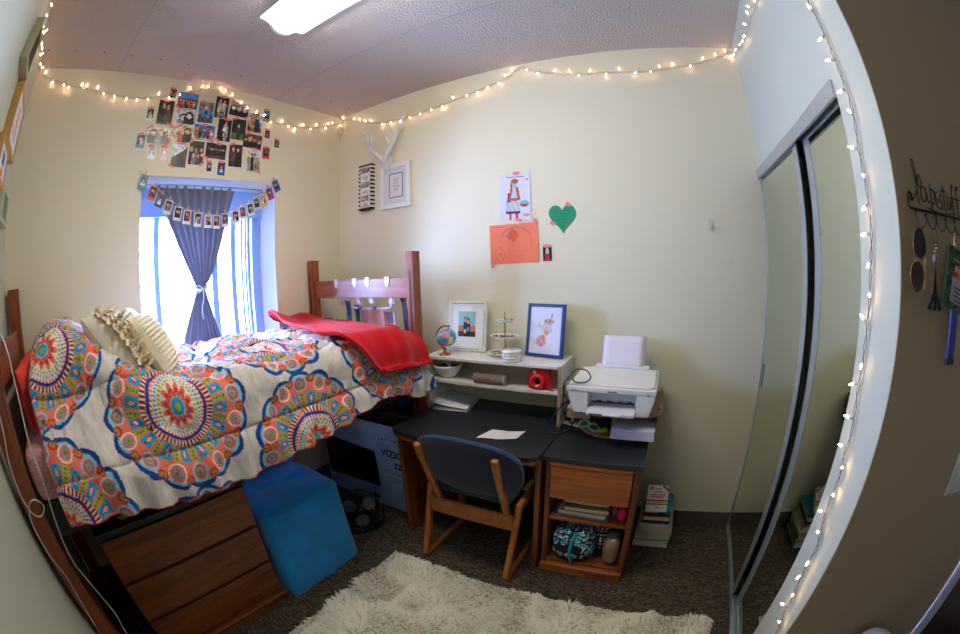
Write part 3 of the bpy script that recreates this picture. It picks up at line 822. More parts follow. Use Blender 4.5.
for xb_, xt_ in ((1.300, 1.300), (1.680, 1.690)):
    mb = MB(); mb.beam((xb_, 1.872, .395), (xt_, 1.722, .785), .036, .030, up=(0, 1, .3)); p_ = mb.build('back_post', W_ch, ch, bevel=.010, seg=3)
    for f in (.10, .55):
        c = Vector((xt_+(xb_-xt_)*f, 1.722+.150*f-.019, .785-.39*f-.010)); mb = MB()
        mb.lathe([(0, .003), (.006, .003), (.008, 0)], c, 12, axis=(0, -.93, -.36)); mb.build('bolt', mat('steel', (170, 165, 160), .3, metal=.9), p_)
def backp(rho, q, off=0):
    p = 4.2; m = (abs(math.cos(q))**p+abs(math.sin(q))**p)**(1/p); a = rho*math.cos(q)/m; b = rho*math.sin(q)/m
    hw = .268*(1-.12*max(0, -b)**1.5)
    top = .850-.045*abs(a)**2.2; bot = .520+.030*abs(a)**2.4
    z = (top+bot)/2+(top-bot)/2*b
    y = 1.835-(z-.55)*.34-.030*(1-a*a)+off*(1-rho**5)
    return (1.520+hw*a, y, z)
mb = MB(); mb.grid(lambda s, t: backp(t*.985, s*2*PI, -.012), 64, 12); mb.build('backrest', M_upb, ch)
mb = MB(); mb.grid(lambda s, t: tuple(np.add(backp(t*.985, -s*2*PI, .006), (0, .034, 0))), 64, 12); mb.build('backrest_front', M_upe, ch)
mb = MB(); mb.grid(lambda s, t: tuple(np.add(backp(.985+.022*math.sin(PI*t), s*2*PI), (0, .034*t, 0))), 96, 6); mb.build('backrest_edge', M_upe, ch)
mb = MB(); mb.prism([(1.265, 1.86), (1.70, 1.86), (1.705, 2.16), (1.68, 2.21), (1.30, 2.21), (1.265, 2.16)], (0, 0, .458), X_, Y_, Z_, .05); mb.build('seat', M_upb, ch, bevel=.018, seg=3)
# ================================================================= HUTCH AND DESK ITEMS
M_hut = mat('white_laminate_shelf', (226, 224, 216), .4); M_hedge = mat('worn_shelf_edge', (176, 150, 120), .6)
hu = thing('desk_shelf', (1.39, 2.41, .73), 'two-tier white desktop shelf standing on the black desk', 'shelf')
HX0, HX1, HY0, HY1 = .988, 1.806, 2.27, 2.55
MB().box(HX0, HX1-.016, HY0, HY1, 1.040, 1.056).build('top_shelf', M_hut, hu, bevel=.0015)
MB().box(HX0+.016, HX1-.016, HY0+.004, HY1, .902, .920).build('middle_shelf', M_hut, hu, bevel=.0015)
MB().box(HX0, HX0+.016, HY0, HY1, .7305, 1.040).build('side_panel', M_hut, hu, bevel=.0015)
mb = MB(); mb.box(HX1-.016, HX1, HY0+.002, HY1, .7305, 1.056, 0); mb.box(HX1-.016, HX1, HY0, HY0+.002, .7305, 1.056, 1)
mb.build('side_panel', [M_hut, M_hedge], hu)
ZT = 1.056; ZM = .920; ZD = .7305
def rgb(*c): return lin(c)
def people(bg, ppl, floor=None, fy=.3, bw=False, extra=None):
    """picture painter: ppl = [(x, head_y, head_r, shirt, skin, hair)]"""
    def f(u, v):
        c = bg(u, v) if callable(bg) else bg
        if floor and v < fy: c = floor
        for (x, hy, r, shirt, skin, hair) in ppl:
            if v < hy-r*.8 and abs(u-x) < r*1.55*(1 if v > hy-r*5 else .75) and v > max(0, hy-r*9): c = shirt
            if v <= hy-r*5 and v > hy-r*9 and abs(u-x) < r*1.1: c = tuple(k*.5 for k in shirt)
            d = math.hypot(u-x, (v-hy)*.8)
            if d < r*1.25 and v > hy-r*1.2: c = hair
            if math.hypot(u-x, (v-hy+.15*r)*.85) < r*.85: c = skin
        if extra:
            e = extra(u, v)
            if e: c = e
        if bw:
            g = .3*c[0]+.6*c[1]+.1*c[2]; c = (g, g, g)
        return c
    return f
SK = rgb(226, 178, 150); SK2 = rgb(190, 140, 110); HB = rgb(60, 38, 26); HBL = rgb(196, 160, 100); BK = rgb(24, 24, 28)
M_pic = mat('printed_picture', (255, 255, 255), .35, attr=True)
M_ink = mat('black_ink', (28, 28, 32), .5)
M_whfr = mat('white_frame_paint', (236, 236, 236), .35); M_matb = mat('picture_mat_board', (228, 228, 232), .8)
# white lettered frame with a photo of two people
LEAN = .14
def lean_axes(yaw=0, lean=LEAN):
    U = Vector((math.cos(yaw), math.sin(yaw), 0)); N = Vector((math.sin(yaw), -math.cos(yaw), 0))  # towards viewer (-y)
    V = Vector((0, 0, 1))*math.cos(lean)-N*math.sin(lean); N2 = U.cross(V)
    return U, V, N2
def frame_parts(root, c, U, V, N, w, h, b, d, mfr, mmat=M_matb, rec=.006):
    """c = centre of the back plane; N towards the viewer"""
    c = Vector(c); mb = MB()
    for sx in (-1, 1): mb.obox(c+U*sx*(w-b)/2+N*d/2, U, V, N, b, h, d)
    for sy in (-1, 1): mb.obox(c+V*sy*(h-b)/2+N*d/2, U, V, N, w-2*b, b, d)
    mb.build('frame', mfr, root, bevel=.0015)
    mb = MB(); mb.obox(c+N*(d-rec)/2, U, V, N, w-2*b+.001, h-2*b+.001, d-rec); mb.build('mat_board', mmat, root)
    return c+N*(d-rec+.0008)
U, V, N = lean_axes(0)
wf, hf = .262, .298
cB = Vector((1.163, 2.472, ZT+.002))+V*hf/2
r = thing('framed_photo', (1.178, 2.47, ZT), 'white lettered photo frame with two people, standing on the shelf behind the globe', 'picture frame')
pc = frame_parts(r, cB, U, V, N, wf, hf, .026, .018, M_whfr, mat('white_mat', (240, 240, 240), .8))
mb = MB(); mb.picture(pc+V*.012, U, V, .118, .152, 30, 38, people(lambda u, v: rgb(150, 200, 205) if v > .45 else rgb(205, 120, 100), [(.42, .66, .085, rgb(40, 45, 50), SK, HB), (.58, .60, .085, rgb(30, 32, 40), SK, HB)], rgb(70, 60, 58), .22,
    extra=lambda u, v: (rgb(70, 170, 200) if .5 < u < .62 and .2 < v < .38 else (SK if .34 < u < .48 and .14 < v < .30 else None))), 0); mb.build('photograph', M_pic, r)
cf = cB+N*.0184; frm = bpy.data.objects['frame']
mb = MB()
for k in range(18): mb.obox(cf+V*(hf/2-.013)+U*(-.105+k*.0125), U, V, N, .006+.003*(k % 3), .0045, .0006)
mb.build('lettering', M_ink, frm); mb = MB()
for k in range(14): mb.obox(cf-V*(hf/2-.013)+U*(-.085+k*.0125), U, V, N, .005+.003*(k % 2), .004, .0006)
mb.build('lettering', M_ink, frm); mb = MB()
for k in range(16): mb.obox(cf+U*(wf/2-.013)+V*(-.11+k*.0135), U, V, N, .0045, .006+.002*(k % 3), .0006)
mb.build('lettering', M_ink, frm); mb = MB()
for k in range(16): mb.obox(cf-U*(wf/2-.013)+V*(-.11+k*.0135), U, V, N, .003, .005, .0006)
mb.build('lettering', M_ink, frm)
# blue frame
U, V, N = lean_axes(-.17, .17)
wf, hf = .228, .292
cB = Vector((1.660, 2.452, ZT+.002))+V*hf/2
r = thing('picture_frame', (1.66, 2.44, ZT), 'navy blue framed watercolour print leaning at the right end of the shelf', 'picture frame')
pc = frame_parts(r, cB, U, V, N, wf, hf, .017, .020, mat('navy_frame', (22, 66, 128), .35), mat('lilac_paper', (214, 218, 236), .8))
def blob(u, v):
    h = lambda a, b, r1, r2: ((u-a)/r1)**2+((v-b)/r2)**2 < 1
    n = math.sin(u*37)*math.sin(v*29)
    c = lin((216, 220, 238))
    if h(.62, .70, .17, .075): c = lin((190, 160, 150)) if n > -.3 else lin((140, 120, 122))
    if h(.70, .83, .025, .06): c = lin((110, 120, 118))
    if h(.55, .52, .17, .13): c = lin((176, 170, 182)) if int(math.hypot(u-.55, v-.5)*22) % 2 else lin((216, 210, 220))
    if h(.55, .45, .07, .06): c = lin((206, 150, 110))
    if h(.38, .26, .17, .13): c = lin((230, 160, 186)) if n > 0 else lin((196, 140, 150))
    if h(.45, .34, .05, .08): c = lin((210, 130, 90))
    if abs(u-.28) < .008 and .55 < v < .68 or abs(v-.60+.2*(u-.3)) < .006 and .2 < u < .38: c = lin((150, 150, 165))
    return c
mb = MB(); mb.picture(pc, U, V, .176, .244, 44, 60, blob); mb.build('print', M_pic, r)
# globe
gl = thing('globe', (1.085, 2.335, ZT), 'little desktop globe with copper stand on the white shelf', 'globe')
M_cop = mat('copper', (204, 130, 98), .25, metal=.9)
gc = Vector((1.106, 2.335, ZT+.105)); tilt = Vector((.30, 0, 1)).normalized()
def gcol(u, v):
    n = vnoise(np.array(u*7.0), np.array(v*6.0), 40)+.5*vnoise(np.array(u*17.0), np.array(v*13.0), 41)
    if n > .12: return [lin((230, 150, 150)), lin((236, 220, 170)), lin((170, 205, 160)), lin((210, 120, 130))][int(u*13) % 4]
    return lin((74, 150, 200))
mb = MB()
gu = tilt.cross(Vector(Y_)).normalized(); gw = tilt.cross(gu)
mb.grid(lambda a, b: gc+tilt*(.056*math.cos(PI*b))+(gu*math.cos(2*PI*a)+gw*math.sin(2*PI*a))*.056*math.sin(PI*b), 48, 24, 0, gcol)
mb.build('sphere', M_pic, gl)
mb = MB(); side = Vector((-1, 0, 0)); side = (side-tilt*side.dot(tilt)).normalized()
arc = [gc+(side*math.sin(PI*i/24)+tilt*math.cos(PI*i/24))*.066 for i in range(25)]
mb.tube(arc, .0042, 8); mb.ball(gc+tilt*.068, .007, 10); mb.build('meridian_arc', M_cop, gl)
mb = MB(); mb.lathe([(0, 0), (.036, 0), (.036, .004), (.028, .009), (.012, .013), (.007, .024), (.012, .034), (.006, .040), (0, .042)], (1.092, 2.335, ZT), 28); mb.build('base', M_cop, gl)
# tiered stand
ts = thing('tiered_stand', (1.44, 2.42, ZT), 'three-tier white jewellery stand with gold stem on the shelf', 'stand')
M_por = mat('white_porcelain', (238, 236, 234), .2, coat=.3); M_gold = mat('brass', (190, 150, 90), .3, metal=.9)
for z, rr_ in ((.012, .095), (.105, .082), (.192, .050)):
    mb = MB(); mb.lathe([(0, 0), (rr_*.7, 0), (rr_, .010), (rr_+.002, .015), (rr_-.004, .014), (rr_*.7, .005), (0, .005)], (1.44, 2.42, ZT+z), 32); mb.build('plate', M_por, ts)
mb = MB(); mb.lathe([(0, 0), (.006, 0), (.005, .10), (.007, .104), (.005, .11), (.005, .19), (.007, .195), (.003, .22), (.006, .232), (0, .245)], (1.44, 2.42, ZT+.010), 12); mb.lathe([(0, 0), (.05, 0), (.045, .006), (0, .01)], (1.44, 2.42, ZT), 24); mb.build('stem', M_gold, ts)
# trinkets on the tiers (each a bracelet, ring or brooch)
rj = random.Random(9)
def trinket(c, r, m, i, lab):
    mb = MB(); mb.tube([(c[0]+r*math.cos(a*PI/8), c[1]+r*math.sin(a*PI/8)*.9, c[2]+.003+.002*math.sin(a)) for a in range(16)], .0032, 6, closed=True)
    for a in range(0, 16, 2): mb.ball((c[0]+r*math.cos(a*PI/8), c[1]+r*math.sin(a*PI/8)*.9, c[2]+.005), .005, 8)
    tag(mb.build('bracelet', m), lab, 'bracelet', 'bracelets on the tiered stand')
jm = dict(gold=M_gold, black=mat('dark_beads', (40, 30, 34), .3), teal=mat('teal_beads', (60, 150, 150), .3), lime=mat('lime_beads', (190, 196, 60), .3), brown=mat('brown_beads', (130, 84, 56), .4))
for i, (dx, dy, z, r_, m, lab) in enumerate(((-.05, -.02, .017, .032, 'gold', 'gold bracelet at the left of the bottom tier of the stand'), (.00, -.055, .017, .026, 'lime', 'lime green bracelet at the front of the bottom tier'), (.055, .01, .017, .028, 'brown', 'brown bracelet at the right of the bottom tier'),
        (-.03, -.02, .110, .034, 'black', 'dark beaded bracelet on the left of the middle tier'), (.035, -.01, .110, .030, 'brown', 'brown beaded bracelet on the right of the middle tier'),
        (-.012, -.008, .197, .024, 'teal', 'teal beaded bracelet on the top tier of the stand'), (.018, .008, .203, .022, 'gold', 'gold bracelet piled on the top tier of the stand'))):
    trinket((1.44+dx, 2.42+dy, ZT+z), r_, jm[m], i, lab)
# coaster stack
labs = ['white round coaster with gold emblem, topmost of the stack', 'white round coaster, second from the top of the stack', 'white round coaster, third from the top of the stack', 'white round coaster, bottom of the stack on the shelf']
for i in range(4):
    z = ZT+(3-i)*.0155; mb = MB(); mb.lathe([(0, 0), (.050, 0), (.053, .003), (.053, .011), (.050, .0145), (0, .0145)], (1.520, 2.318, z+.0003), 36, 0)
    if i == 0: mb.obox((1.520, 2.318, z+.0152), X_, Y_, Z_, .034, .010, .0008, 1); mb.obox((1.524, 2.320, z+.0154), (.8, .6, 0), (-.6, .8, 0), Z_, .022, .012, .0008, 1)
    tag(mb.build('coaster', [M_por, M_gold]), labs[i], 'coaster', 'coasters stacked on the shelf')
# middle shelf: bowl, speaker, instant camera
bw = thing('bowl', (1.095, 2.355, ZM), 'white glossy bowl with odds and ends on the middle shelf', 'bowl')
mb = MB(); mb.lathe([(0, 0), (.040, 0), (.044, .004), (.070, .030), (.086, .066), (.088, .078), (.084, .078), (.066, .034), (.03, .012), (0, .010)], (1.095, 2.355, ZM), 36); mb.build('bowl_body', M_por, bw)
mb = MB(); mb.lathe([(0, .060), (.05, .062), (.078, .060)], (1.095, 2.355, ZM), 24); mb.ball((1.07, 2.35, ZM+.06), .03, 12, sc=(1.2, 1, .6)); mb.ball((1.13, 2.36, ZM+.062), .026, 12, sc=(1.2, 1, .6))
tag(mb.build('beads_pile', mat('dark_beads2', (46, 36, 32), .6, bump=(300, 1.0), var=(120, .9))), 'dark small odds and ends filling the white bowl', 'beads', kind='stuff')
mb = MB(); mb.obox((1.118, 2.325, ZM+.085), (.55, .1, -.83), (.1, 1, 0), (.83, 0, .55), .085, .022, .008)
tag(mb.build('remote_control', mat('pale_grey_plastic', (206, 206, 214), .4), bevel=.003), 'slim pale remote sticking out of the white bowl', 'remote')
sp = thing('speaker', (1.395, 2.30, ZM), 'grey cylindrical portable speaker lying on the middle shelf', 'speaker')
mb = MB(); mb.lathe([(.026, .006), (.028, .008), (.028, .182), (.026, .184)], (1.300, 2.30, ZM+.0285), 28, axis=X_); mb.build('grille_cloth', mat('taupe_mesh', (142, 128, 124), .8, bump=(600, .5)), sp)
for x in (1.300, 1.480):
    mb = MB(); mb.lathe([(0, 0), (.022, 0), (.0285, .003), (.0285, .008), (.024, .011), (0, .011)], (x, 2.30, ZM+.0285), 28, axis=X_); mb.build('end_cap', mat('speaker_end', (166, 166, 160), .4), sp)
mb = MB(); mb.obox((1.398, 2.2735, ZM+.039), X_, Z_, (0, 1, 0), .020, .013, .004); mb.build('badge', mat('orange_badge', (220, 70, 40), .4), sp, bevel=.001)
cm = thing('instant_camera', (1.688, 2.315, ZM), 'red instant camera on the right end of the middle shelf', 'camera')
M_cred = mat('camera_red', (196, 30, 34), .35)
mb = MB(); mb.prism([(1.628, 0), (1.736, 0), (1.744, .02), (1.744, .052), (1.738, .070), (1.738, .100), (1.728, .108), (1.638, .108), (1.628, .100), (1.626, .070), (1.620, .052), (1.620, .02)], (0, 2.345, ZM+.001), X_, Z_, (0, -1, 0), .055); mb.build('camera_body', M_cred, cm, bevel=.006, seg=3)
mb = MB(); mb.lathe([(.040, 0), (.040, .012), (.034, .020), (.024, .020), (.022, .010), (0, .010)], (1.678, 2.290, ZM+.046), 30, axis=(0, -1, 0)); mb.build('lens_barrel', mat('camera_red2', (214, 52, 50), .3), cm)
mb = MB(); mb.lathe([(0, .0112), (.014, .0112), (.014, .010)], (1.678, 2.290, ZM+.046), 20, axis=(0, -1, 0)); mb.build('lens', mat('lens_glass', (10, 10, 12), .05), bpy.data.objects['lens_barrel'])
mb = MB(); mb.box(1.652, 1.668, 2.284, 2.290, ZM+.084, ZM+.104); mb.build('viewfinder', mat('clear_window', (190, 180, 160), .1), cm, bevel=.002)
mb = MB(); mb.tube(smooth_path([(1.742, 2.32, ZM+.07), (1.752, 2.30, ZM+.05), (1.748, 2.28, ZM+.015), (1.765, 2.278, ZM+.006), (1.75, 2.284, ZM+.004), (1.735, 2.285, ZM+.005)]), .003, 6); mb.build('wrist_strap', M_cred, cm)
# papers under the shelf
M_pap = mat('white_paper', (232, 232, 238), .8); M_pap2 = mat('lilac_paper2', (206, 206, 232), .8)
pp = thing('ring_binder', (1.10, 2.40, ZD), 'white ring binder with loose sheets on the desk under the shelf', 'binder')
a = Vector((.985, .17, 0)).normalized(); b_ = Vector(Z_).cross(a)
for nm, cz, th, dw, mt in (('cover', .003, .004, 0, M_pap), ('sheets', .012, .010, -.02, mat('paper_block', (190, 186, 196), .8))):
    MB().obox((1.115, 2.405, ZD+cz+.0005), a, b_, Z_, .22+dw, .26+dw, th).build(nm, mt, pp, bevel=.001)
mb = MB(); mb.grid(lambda s, t: Vector((1.112, 2.405, ZD+.020))+a*(s-.5)*.225+b_*(t-.5)*.262+Vector((0, 0, .028*(1-s)**1.5+.006*math.sin(3*t))), 12, 8); mb.build('cover', M_pap, pp, solid=.0025)
# folded sheet on the desk
mb = MB()
def sh(s, t):
    x = 1.466+.19*s+.03*t-.02*s*t; y = 1.985+.055*s+.125*t-.02*s*t
    return (x, y, ZD+.003+.012*abs(s-.5)*2*.5+.006*max(0, .3-t)*abs(math.sin(s*5)))
mb.grid(sh, 16, 10); tag(mb.build('folded_letter', M_pap, solid=.0008), 'creased white sheet of paper lying on the black desk', 'paper')
# organiser under the printer
W_org = mat('light_wood', (176, 140, 104), .6, bump=(80, .1))
og = thing('desk_organizer', (2.07, 2.30, .73), 'brown wooden desk organiser carrying the printer', 'organizer')
cur = [(1.862, 2.36), (1.90, 2.30), (1.955, 2.235), (2.02, 2.195), (2.09, 2.195), (2.095, 2.52), (1.862, 2.52)]
mb = MB(); mb.prism(cur, (0, 0, .7305), X_, Y_, Z_, .010); mb.prism([(2.10, 2.20), (2.19, 2.19), (2.305, 2.24), (2.305, 2.52), (2.10, 2.52)], (0, 0, .7305), X_, Y_, Z_, .010); mb.build('base_board', W_org, og)
mb = MB(); mb.box(1.862, 1.872, 2.30, 2.52, .7405, .878); mb.box(2.090, 2.100, 2.20, 2.52, .7405, .878); mb.box(2.312, 2.324, 2.20, 2.52, .7405, .905); mb.box(1.862, 2.324, 2.51, 2.52, .7405, .878); mb.box(2.101, 2.3115, 2.215, 2.51, .766, .7755); mb.build('upright', W_org, og)
mb = MB(); mb.prism([(1.872, 2.52), (1.872, 2.16), (1.93, 2.13), (2.25, 2.12), (2.335, 2.16), (2.335, 2.52)], (0, 0, .878), X_, Y_, Z_, .012); mb.build('top_board', W_org, og, bevel=.002)
mb = MB(); mb.box(1.875, 1.99, 2.145, 2.30, .842, .872); mb.build('drawer_tray', mat('pinkish_wood', (170, 140, 126), .6), og, bevel=.003)
tag(MB().obox((2.206, 2.235, .801), (1, 0, 0), (0, 1, 0), Z_, .206, .28, .050).build('paper_ream', M_pap2, bevel=.0015), 'lilac-white ream of paper jutting out under the printer', 'paper')
tag(MB().obox((1.868, 2.345, .7330), (.94, -.34, 0), (.34, .94, 0), Z_, .10, .08, .003).build('note_card', M_pap), 'white card lying left of the wooden organiser', 'card')
sc = thing('scissors', (1.98, 2.20, .74), 'scissors with mint green handles in the organiser', 'scissors')
M_mint = mat('mint_plastic', (120, 205, 190), .35)
for c, q in (((1.955, 2.190, .800), .3), ((2.005, 2.185, .785), -.4)):
    mb = MB(); cc = Vector(c); u = Vector((math.cos(q), 0, math.sin(q))); w = Vector((-math.sin(q), .3, math.cos(q))).normalized()
    mb.tube([cc+u*.026*math.cos(k*PI/10)+w*.017*math.sin(k*PI/10) for k in range(20)], .005, 8, closed=True); mb.build('handle', M_mint, sc)
mb = MB(); mb.beam((1.985, 2.20, .79), (2.04, 2.32, .752), .014, .003); mb.build('blade', MATS['steel'], sc)
mb = MB(); mb.obox((2.045, 2.225, .757), (.9, -.2, .3), (.2, .97, 0), (-.3, 0, .95), .05, .024, .020); tag(mb.build('highlighter', mat('neon_yellow', (214, 226, 40), .4), bevel=.006), 'neon yellow highlighter in the organiser under the printer', 'highlighter')
mb = MB(); mb.obox((2.03, 2.30, .765), (.9, -.2, .3), (.2, .97, 0), (-.3, 0, .95), .07, .06, .04); tag(mb.build('stapler', M_fblk, bevel=.006), 'small black stapler in the shade of the organiser', 'stapler')
# printer
pr = thing('printer', (2.09, 2.29, .89), 'white all-in-one inkjet printer on the wooden organiser', 'printer')
M_prw = mat('printer_white', (226, 228, 234), .35); M_prg = mat('printer_bay_grey', (186, 192, 202), .4)  # bay door is a darker grey than the body
PX0, PX1, PYF, PYB, PZ0, PZ1 = 1.885, 2.298, 2.10, 2.46, .8905, 1.022
body = [(PX0+.035, PZ0), (PX1-.028, PZ0), (PX1, PZ1-.02), (PX1, PZ1), (PX0, PZ1), (PX0, PZ1-.02)]
mb = MB()
# body with the recessed output bay
mb.prism([(PX0+.032, PZ0), (PX0+.098, PZ0), (PX0+.098, PZ1-.028), (PX0, PZ1-.028), (PX0+.004, PZ1-.045)], (0, PYB, 0), X_, Z_, (0, -1, 0), PYB-PYF)
mb.prism([(PX1-.088, PZ0), (PX1-.026, PZ0), (PX1-.003, PZ1-.045), (PX1, PZ1-.028), (PX1-.088, PZ1-.028)], (0, PYB, 0), X_, Z_, (0, -1, 0), PYB-PYF)
mb.box(PX0+.098, PX1-.088, PYF+.07, PYB, PZ0, PZ1-.028); mb.prism([(PX0, PZ1-.028), (PX1, PZ1-.028), (PX1+.002, PZ1-.008), (PX1, PZ1-.004), (PX0, PZ1-.004), (PX0-.002, PZ1-.008)], (0, PYB, 0), X_, Z_, (0, -1, 0), PYB-PYF+.004)
mb.build('printer_body', M_prw, pr, bevel=.004)
mb = MB(); lid = [(PX0+.012, PYF+.008), (PX1-.03, PYF+.008), (PX1-.008, PYF+.03), (PX1-.012, PYB-.05), (PX1-.05, PYB-.02), (PX0+.06, PYB-.02), (PX0+.02, PYB-.05), (PX0+.004, PYF+.02)]
mb.prism(lid, (0, 0, PZ1-.004), X_, Y_, Z_, .010); mb.build('scanner_lid', mat('lid_white', (226, 226, 222), .4), pr, bevel=.004)
mb = MB(); mb.box(PX0+.10, PX1-.09, PYF+.045, PYF+.07, PZ0+.058, PZ1-.03); mb.build('bay_door', M_prg, pr, bevel=.002)
mb = MB(); mb.box(PX0+.112, PX1-.10, PYF+.042, PYF+.046, PZ0+.040, PZ0+.049)
for x in (2.02, 2.07, 2.12, 2.165): mb.box(x, x+.022, PYF+.040, PYF+.046, PZ0+.046, PZ0+.054)
mb.build('roller', M_fblk, bpy.data.objects['bay_door'])
mb = MB(); mb.box(PX0+.10, PX1-.09, PYF-.045, PYF+.07, PZ0+.006, PZ0+.026); mb.build('output_tray', M_prw, pr, bevel=.006)
mb = MB(); mb.box(PX0+.115, PX0+.19, PYF-.0465, PYF-.043, PZ0+.012, PZ0+.018); mb.build('tray_slot', M_fblk, bpy.data.objects['output_tray'])
mb = MB(); mb.prism([(2.075, PYF-.03), (2.16, PYF-.035), (2.145, PYF-.075), (2.065, PYF-.07)], (0, 0, PZ0+.022), X_, Y_, Z_, .004); mb.build('tray_extension', M_prw, bpy.data.objects['output_tray'], bevel=.001)
mb = MB(); text_into(mb, 'hp', .018, (2.262, PYF-.0052, PZ0+.110), X_, Z_, 0); mb.build('brand_badge', mat('grey_ink', (120, 124, 132), .4), pr); mb = MB(); mb.box(2.075, 2.12, PYF-.0055, PYF-.005, PZ1-.024, PZ1-.017); mb.box(1.905, 1.935, PYF-.0055, PYF-.005, PZ1-.025, PZ1-.021)
mb.build('model_mark', mat('grey_ink', (120, 124, 132), .4), pr)
mb = MB(); mb.box(1.955, 2.245, 2.415, 2.46, 1.028, 1.042); mb.build('paper_feeder', M_prw, pr, bevel=.004)
mb = MB(); mb.grid(lambda s, t: (1.988+.226*s+.004*t, 2.425+.045*t+.01*t*t, 1.030+.160*t), 6, 6); tag(mb.build('loaded_paper', mat('feed_paper', (228, 222, 236), .8), solid=.004), 'blank sheets of paper standing in the back feeder of the printer', 'paper')
# cables left of the printer
M_cab = mat('black_cable', (22, 26, 34), .4)
mb = MB(); mb.tube(smooth_path([(1.835, 2.50, .74), (1.845, 2.36, .80), (1.850, 2.20, .93), (1.862, 2.12, 1.00), (1.885, 2.105, 1.050), (1.925, 2.11, 1.092), (1.970, 2.12, 1.088), (1.990, 2.12, 1.055), (1.965, 2.115, 1.034), (1.925, 2.105, 1.034), (1.905, 2.10, 1.050), (1.880, 2.09, 1.04), (1.872, 2.09, .98), (1.845, 2.2, .84), (1.84, 2.45, .745)], 8), .0032, 6)
tag(mb.build('printer_cable', M_cab), 'thin dark cable looping over the left corner of the printer', 'cable')
mb = MB(); mb.tube(smooth_path([(1.845, 2.36, .86), (1.83, 2.24, .87), (1.795, 2.20, .82), (1.775, 2.18, .755), (1.80, 2.165, .7365), (1.85, 2.19, .7365), (1.875, 2.24, .738), (1.865, 2.30, .75), (1.85, 2.36, .78)], 8), .0045, 6)
tag(mb.build('extension_cable', M_cab), 'thick black power cord drooping over the desk joint', 'cable')
mb = MB(); mb.box(1.822, 1.858, 2.36, 2.42, .7305, .84); mb.box(1.826, 1.862, 2.30, 2.355, .76, .80); tag(mb.build('power_adapter', M_fblk, bevel=.006), 'black power adapter wedged between shelf and printer', 'adapter')

# ----- in the cubby
def book(x0, x1, y0, y1, z, th, cov, lab, group, yaw=0, spine='front', z_is=None, pages=(226, 220, 206)):
    cx, cy = (x0+x1)/2, (y0+y1)/2; w, d = x1-x0, y1-y0
    U = Vector((math.cos(yaw), math.sin(yaw), 0)); V = Vector((-math.sin(yaw), math.cos(yaw), 0)); c = Vector((cx, cy, z))
    r = thing('book', (cx, cy, z), lab, 'book', group)
    mc = mat('book_cover_%d_%d_%d' % cov, cov, .45)
    mb = MB(); mb.obox(c+Vector((0, 0, .0015)), U, V, Z_, w, d, .0025); mb.obox(c+Vector((0, 0, th-.0015)), U, V, Z_, w, d, .0025)
    if spine == 'front': mb.obox(c-V*(d/2-.001)+Vector((0, 0, th/2)), U, V, Z_, w, .0025, th-.003)
    elif spine == 'back': mb.obox(c+V*(d/2-.001)+Vector((0, 0, th/2)), U, V, Z_, w, .0025, th-.003)
    elif spine == 'left': mb.obox(c-U*(w/2-.001)+Vector((0, 0, th/2)), U, V, Z_, .0025, d, th-.003)
    mb.build('cover', mc, r)
    mp = mat('page_block_%d_%d_%d' % pages, pages, .85, var=(90, .08))
    mb = MB(); mb.obox(c+Vector((0, 0, th/2)), U, V, Z_, w-.008, d-.008, th-.0052); mb.build('pages', mp, r)
    return r, c, U, V
G1 = 'books on the cubby shelf'
zb = .3705
book(1.872, 2.150, 1.985, 2.22, zb, .010, (120, 124, 130), 'thin grey book at the bottom of the cubby pile', G1, .02, 'left')
book(1.900, 2.140, 1.990, 2.20, zb+.0105, .022, (214, 212, 206), 'white book second from the bottom of the cubby pile', G1, -.02, 'left', pages=(214, 210, 204))
book(1.925, 2.150, 1.995, 2.20, zb+.033, .026, (150, 130, 60), 'thick book with mustard cover in the middle of the cubby pile', G1, .03, 'left')
book(1.915, 2.125, 2.02, 2.23, zb+.0595, .022, (60, 44, 48), 'dark book near the top of the cubby pile', G1, .0, 'left')
book(1.935, 2.150, 2.00, 2.21, zb+.082, .020, (226, 226, 222), 'pale thick book on top of the cubby pile under the drawer', G1, -.04, 'back', pages=(228, 226, 220))
mb = MB(); mb.ball((2.218, 2.02, zb+.045), .040, 16, sc=(.66, .9, 1.12)); tag(mb.build('yarn_ball', mat('hot_pink', (216, 30, 96), .8, bump=(50, .6))), 'hot pink wool ball at the right of the cubby shelf', 'yarn')
mb = MB(); mb.ball((2.176, 2.05, zb+.042), .038, 16, sc=(.5, .9, 1.1)); tag(mb.build('sock_roll', mat('grey_wool', (120, 108, 112), .9, bump=(60, .6))), 'grey rolled sock next to the pink wool ball', 'sock')
# patterned bag
bg = thing('quilted_bag', (1.985, 2.03, .082), 'turquoise and navy flower-print quilted bag stuffed into the cubby', 'bag')
def bagcol(u, v):
    x = u*13+vnoise(np.array(u*9.), np.array(v*9.), 51)*1.3; y = v*8+vnoise(np.array(u*9.), np.array(v*9.), 52)*1.3
    fx = x % 1-.5; fy = y % 1-.5; d = math.hypot(fx, fy); k = (int(x)*7+int(y)*3) % 4
    if d < .20: return lin([(60, 190, 205), (40, 80, 190), (140, 215, 225), (30, 150, 190)][k])
    if d < .34: return lin([(20, 130, 175), (60, 185, 200), (30, 70, 170), (120, 205, 215)][k])
    if d < .39: return lin((230, 240, 245))
    return lin((14, 26, 60))
def bagf(cx, cy, cz, rx, ry, rz, sd):
    def f(a, b):
        t = PI*b; q = 2*PI*a
        x = rx*math.copysign(abs(math.sin(t)*math.cos(q))**.7, math.cos(q)); y = ry*math.copysign(abs(math.sin(t)*math.sin(q))**.8, math.sin(q)); z = rz*math.copysign(abs(math.cos(t))**.75, math.cos(t))
        n = 1+.10*float(vnoise(np.array(a*8), np.array(b*6), sd))
        return (cx+x*n, cy+y*n, max(.0825, cz+z*n))
    return f
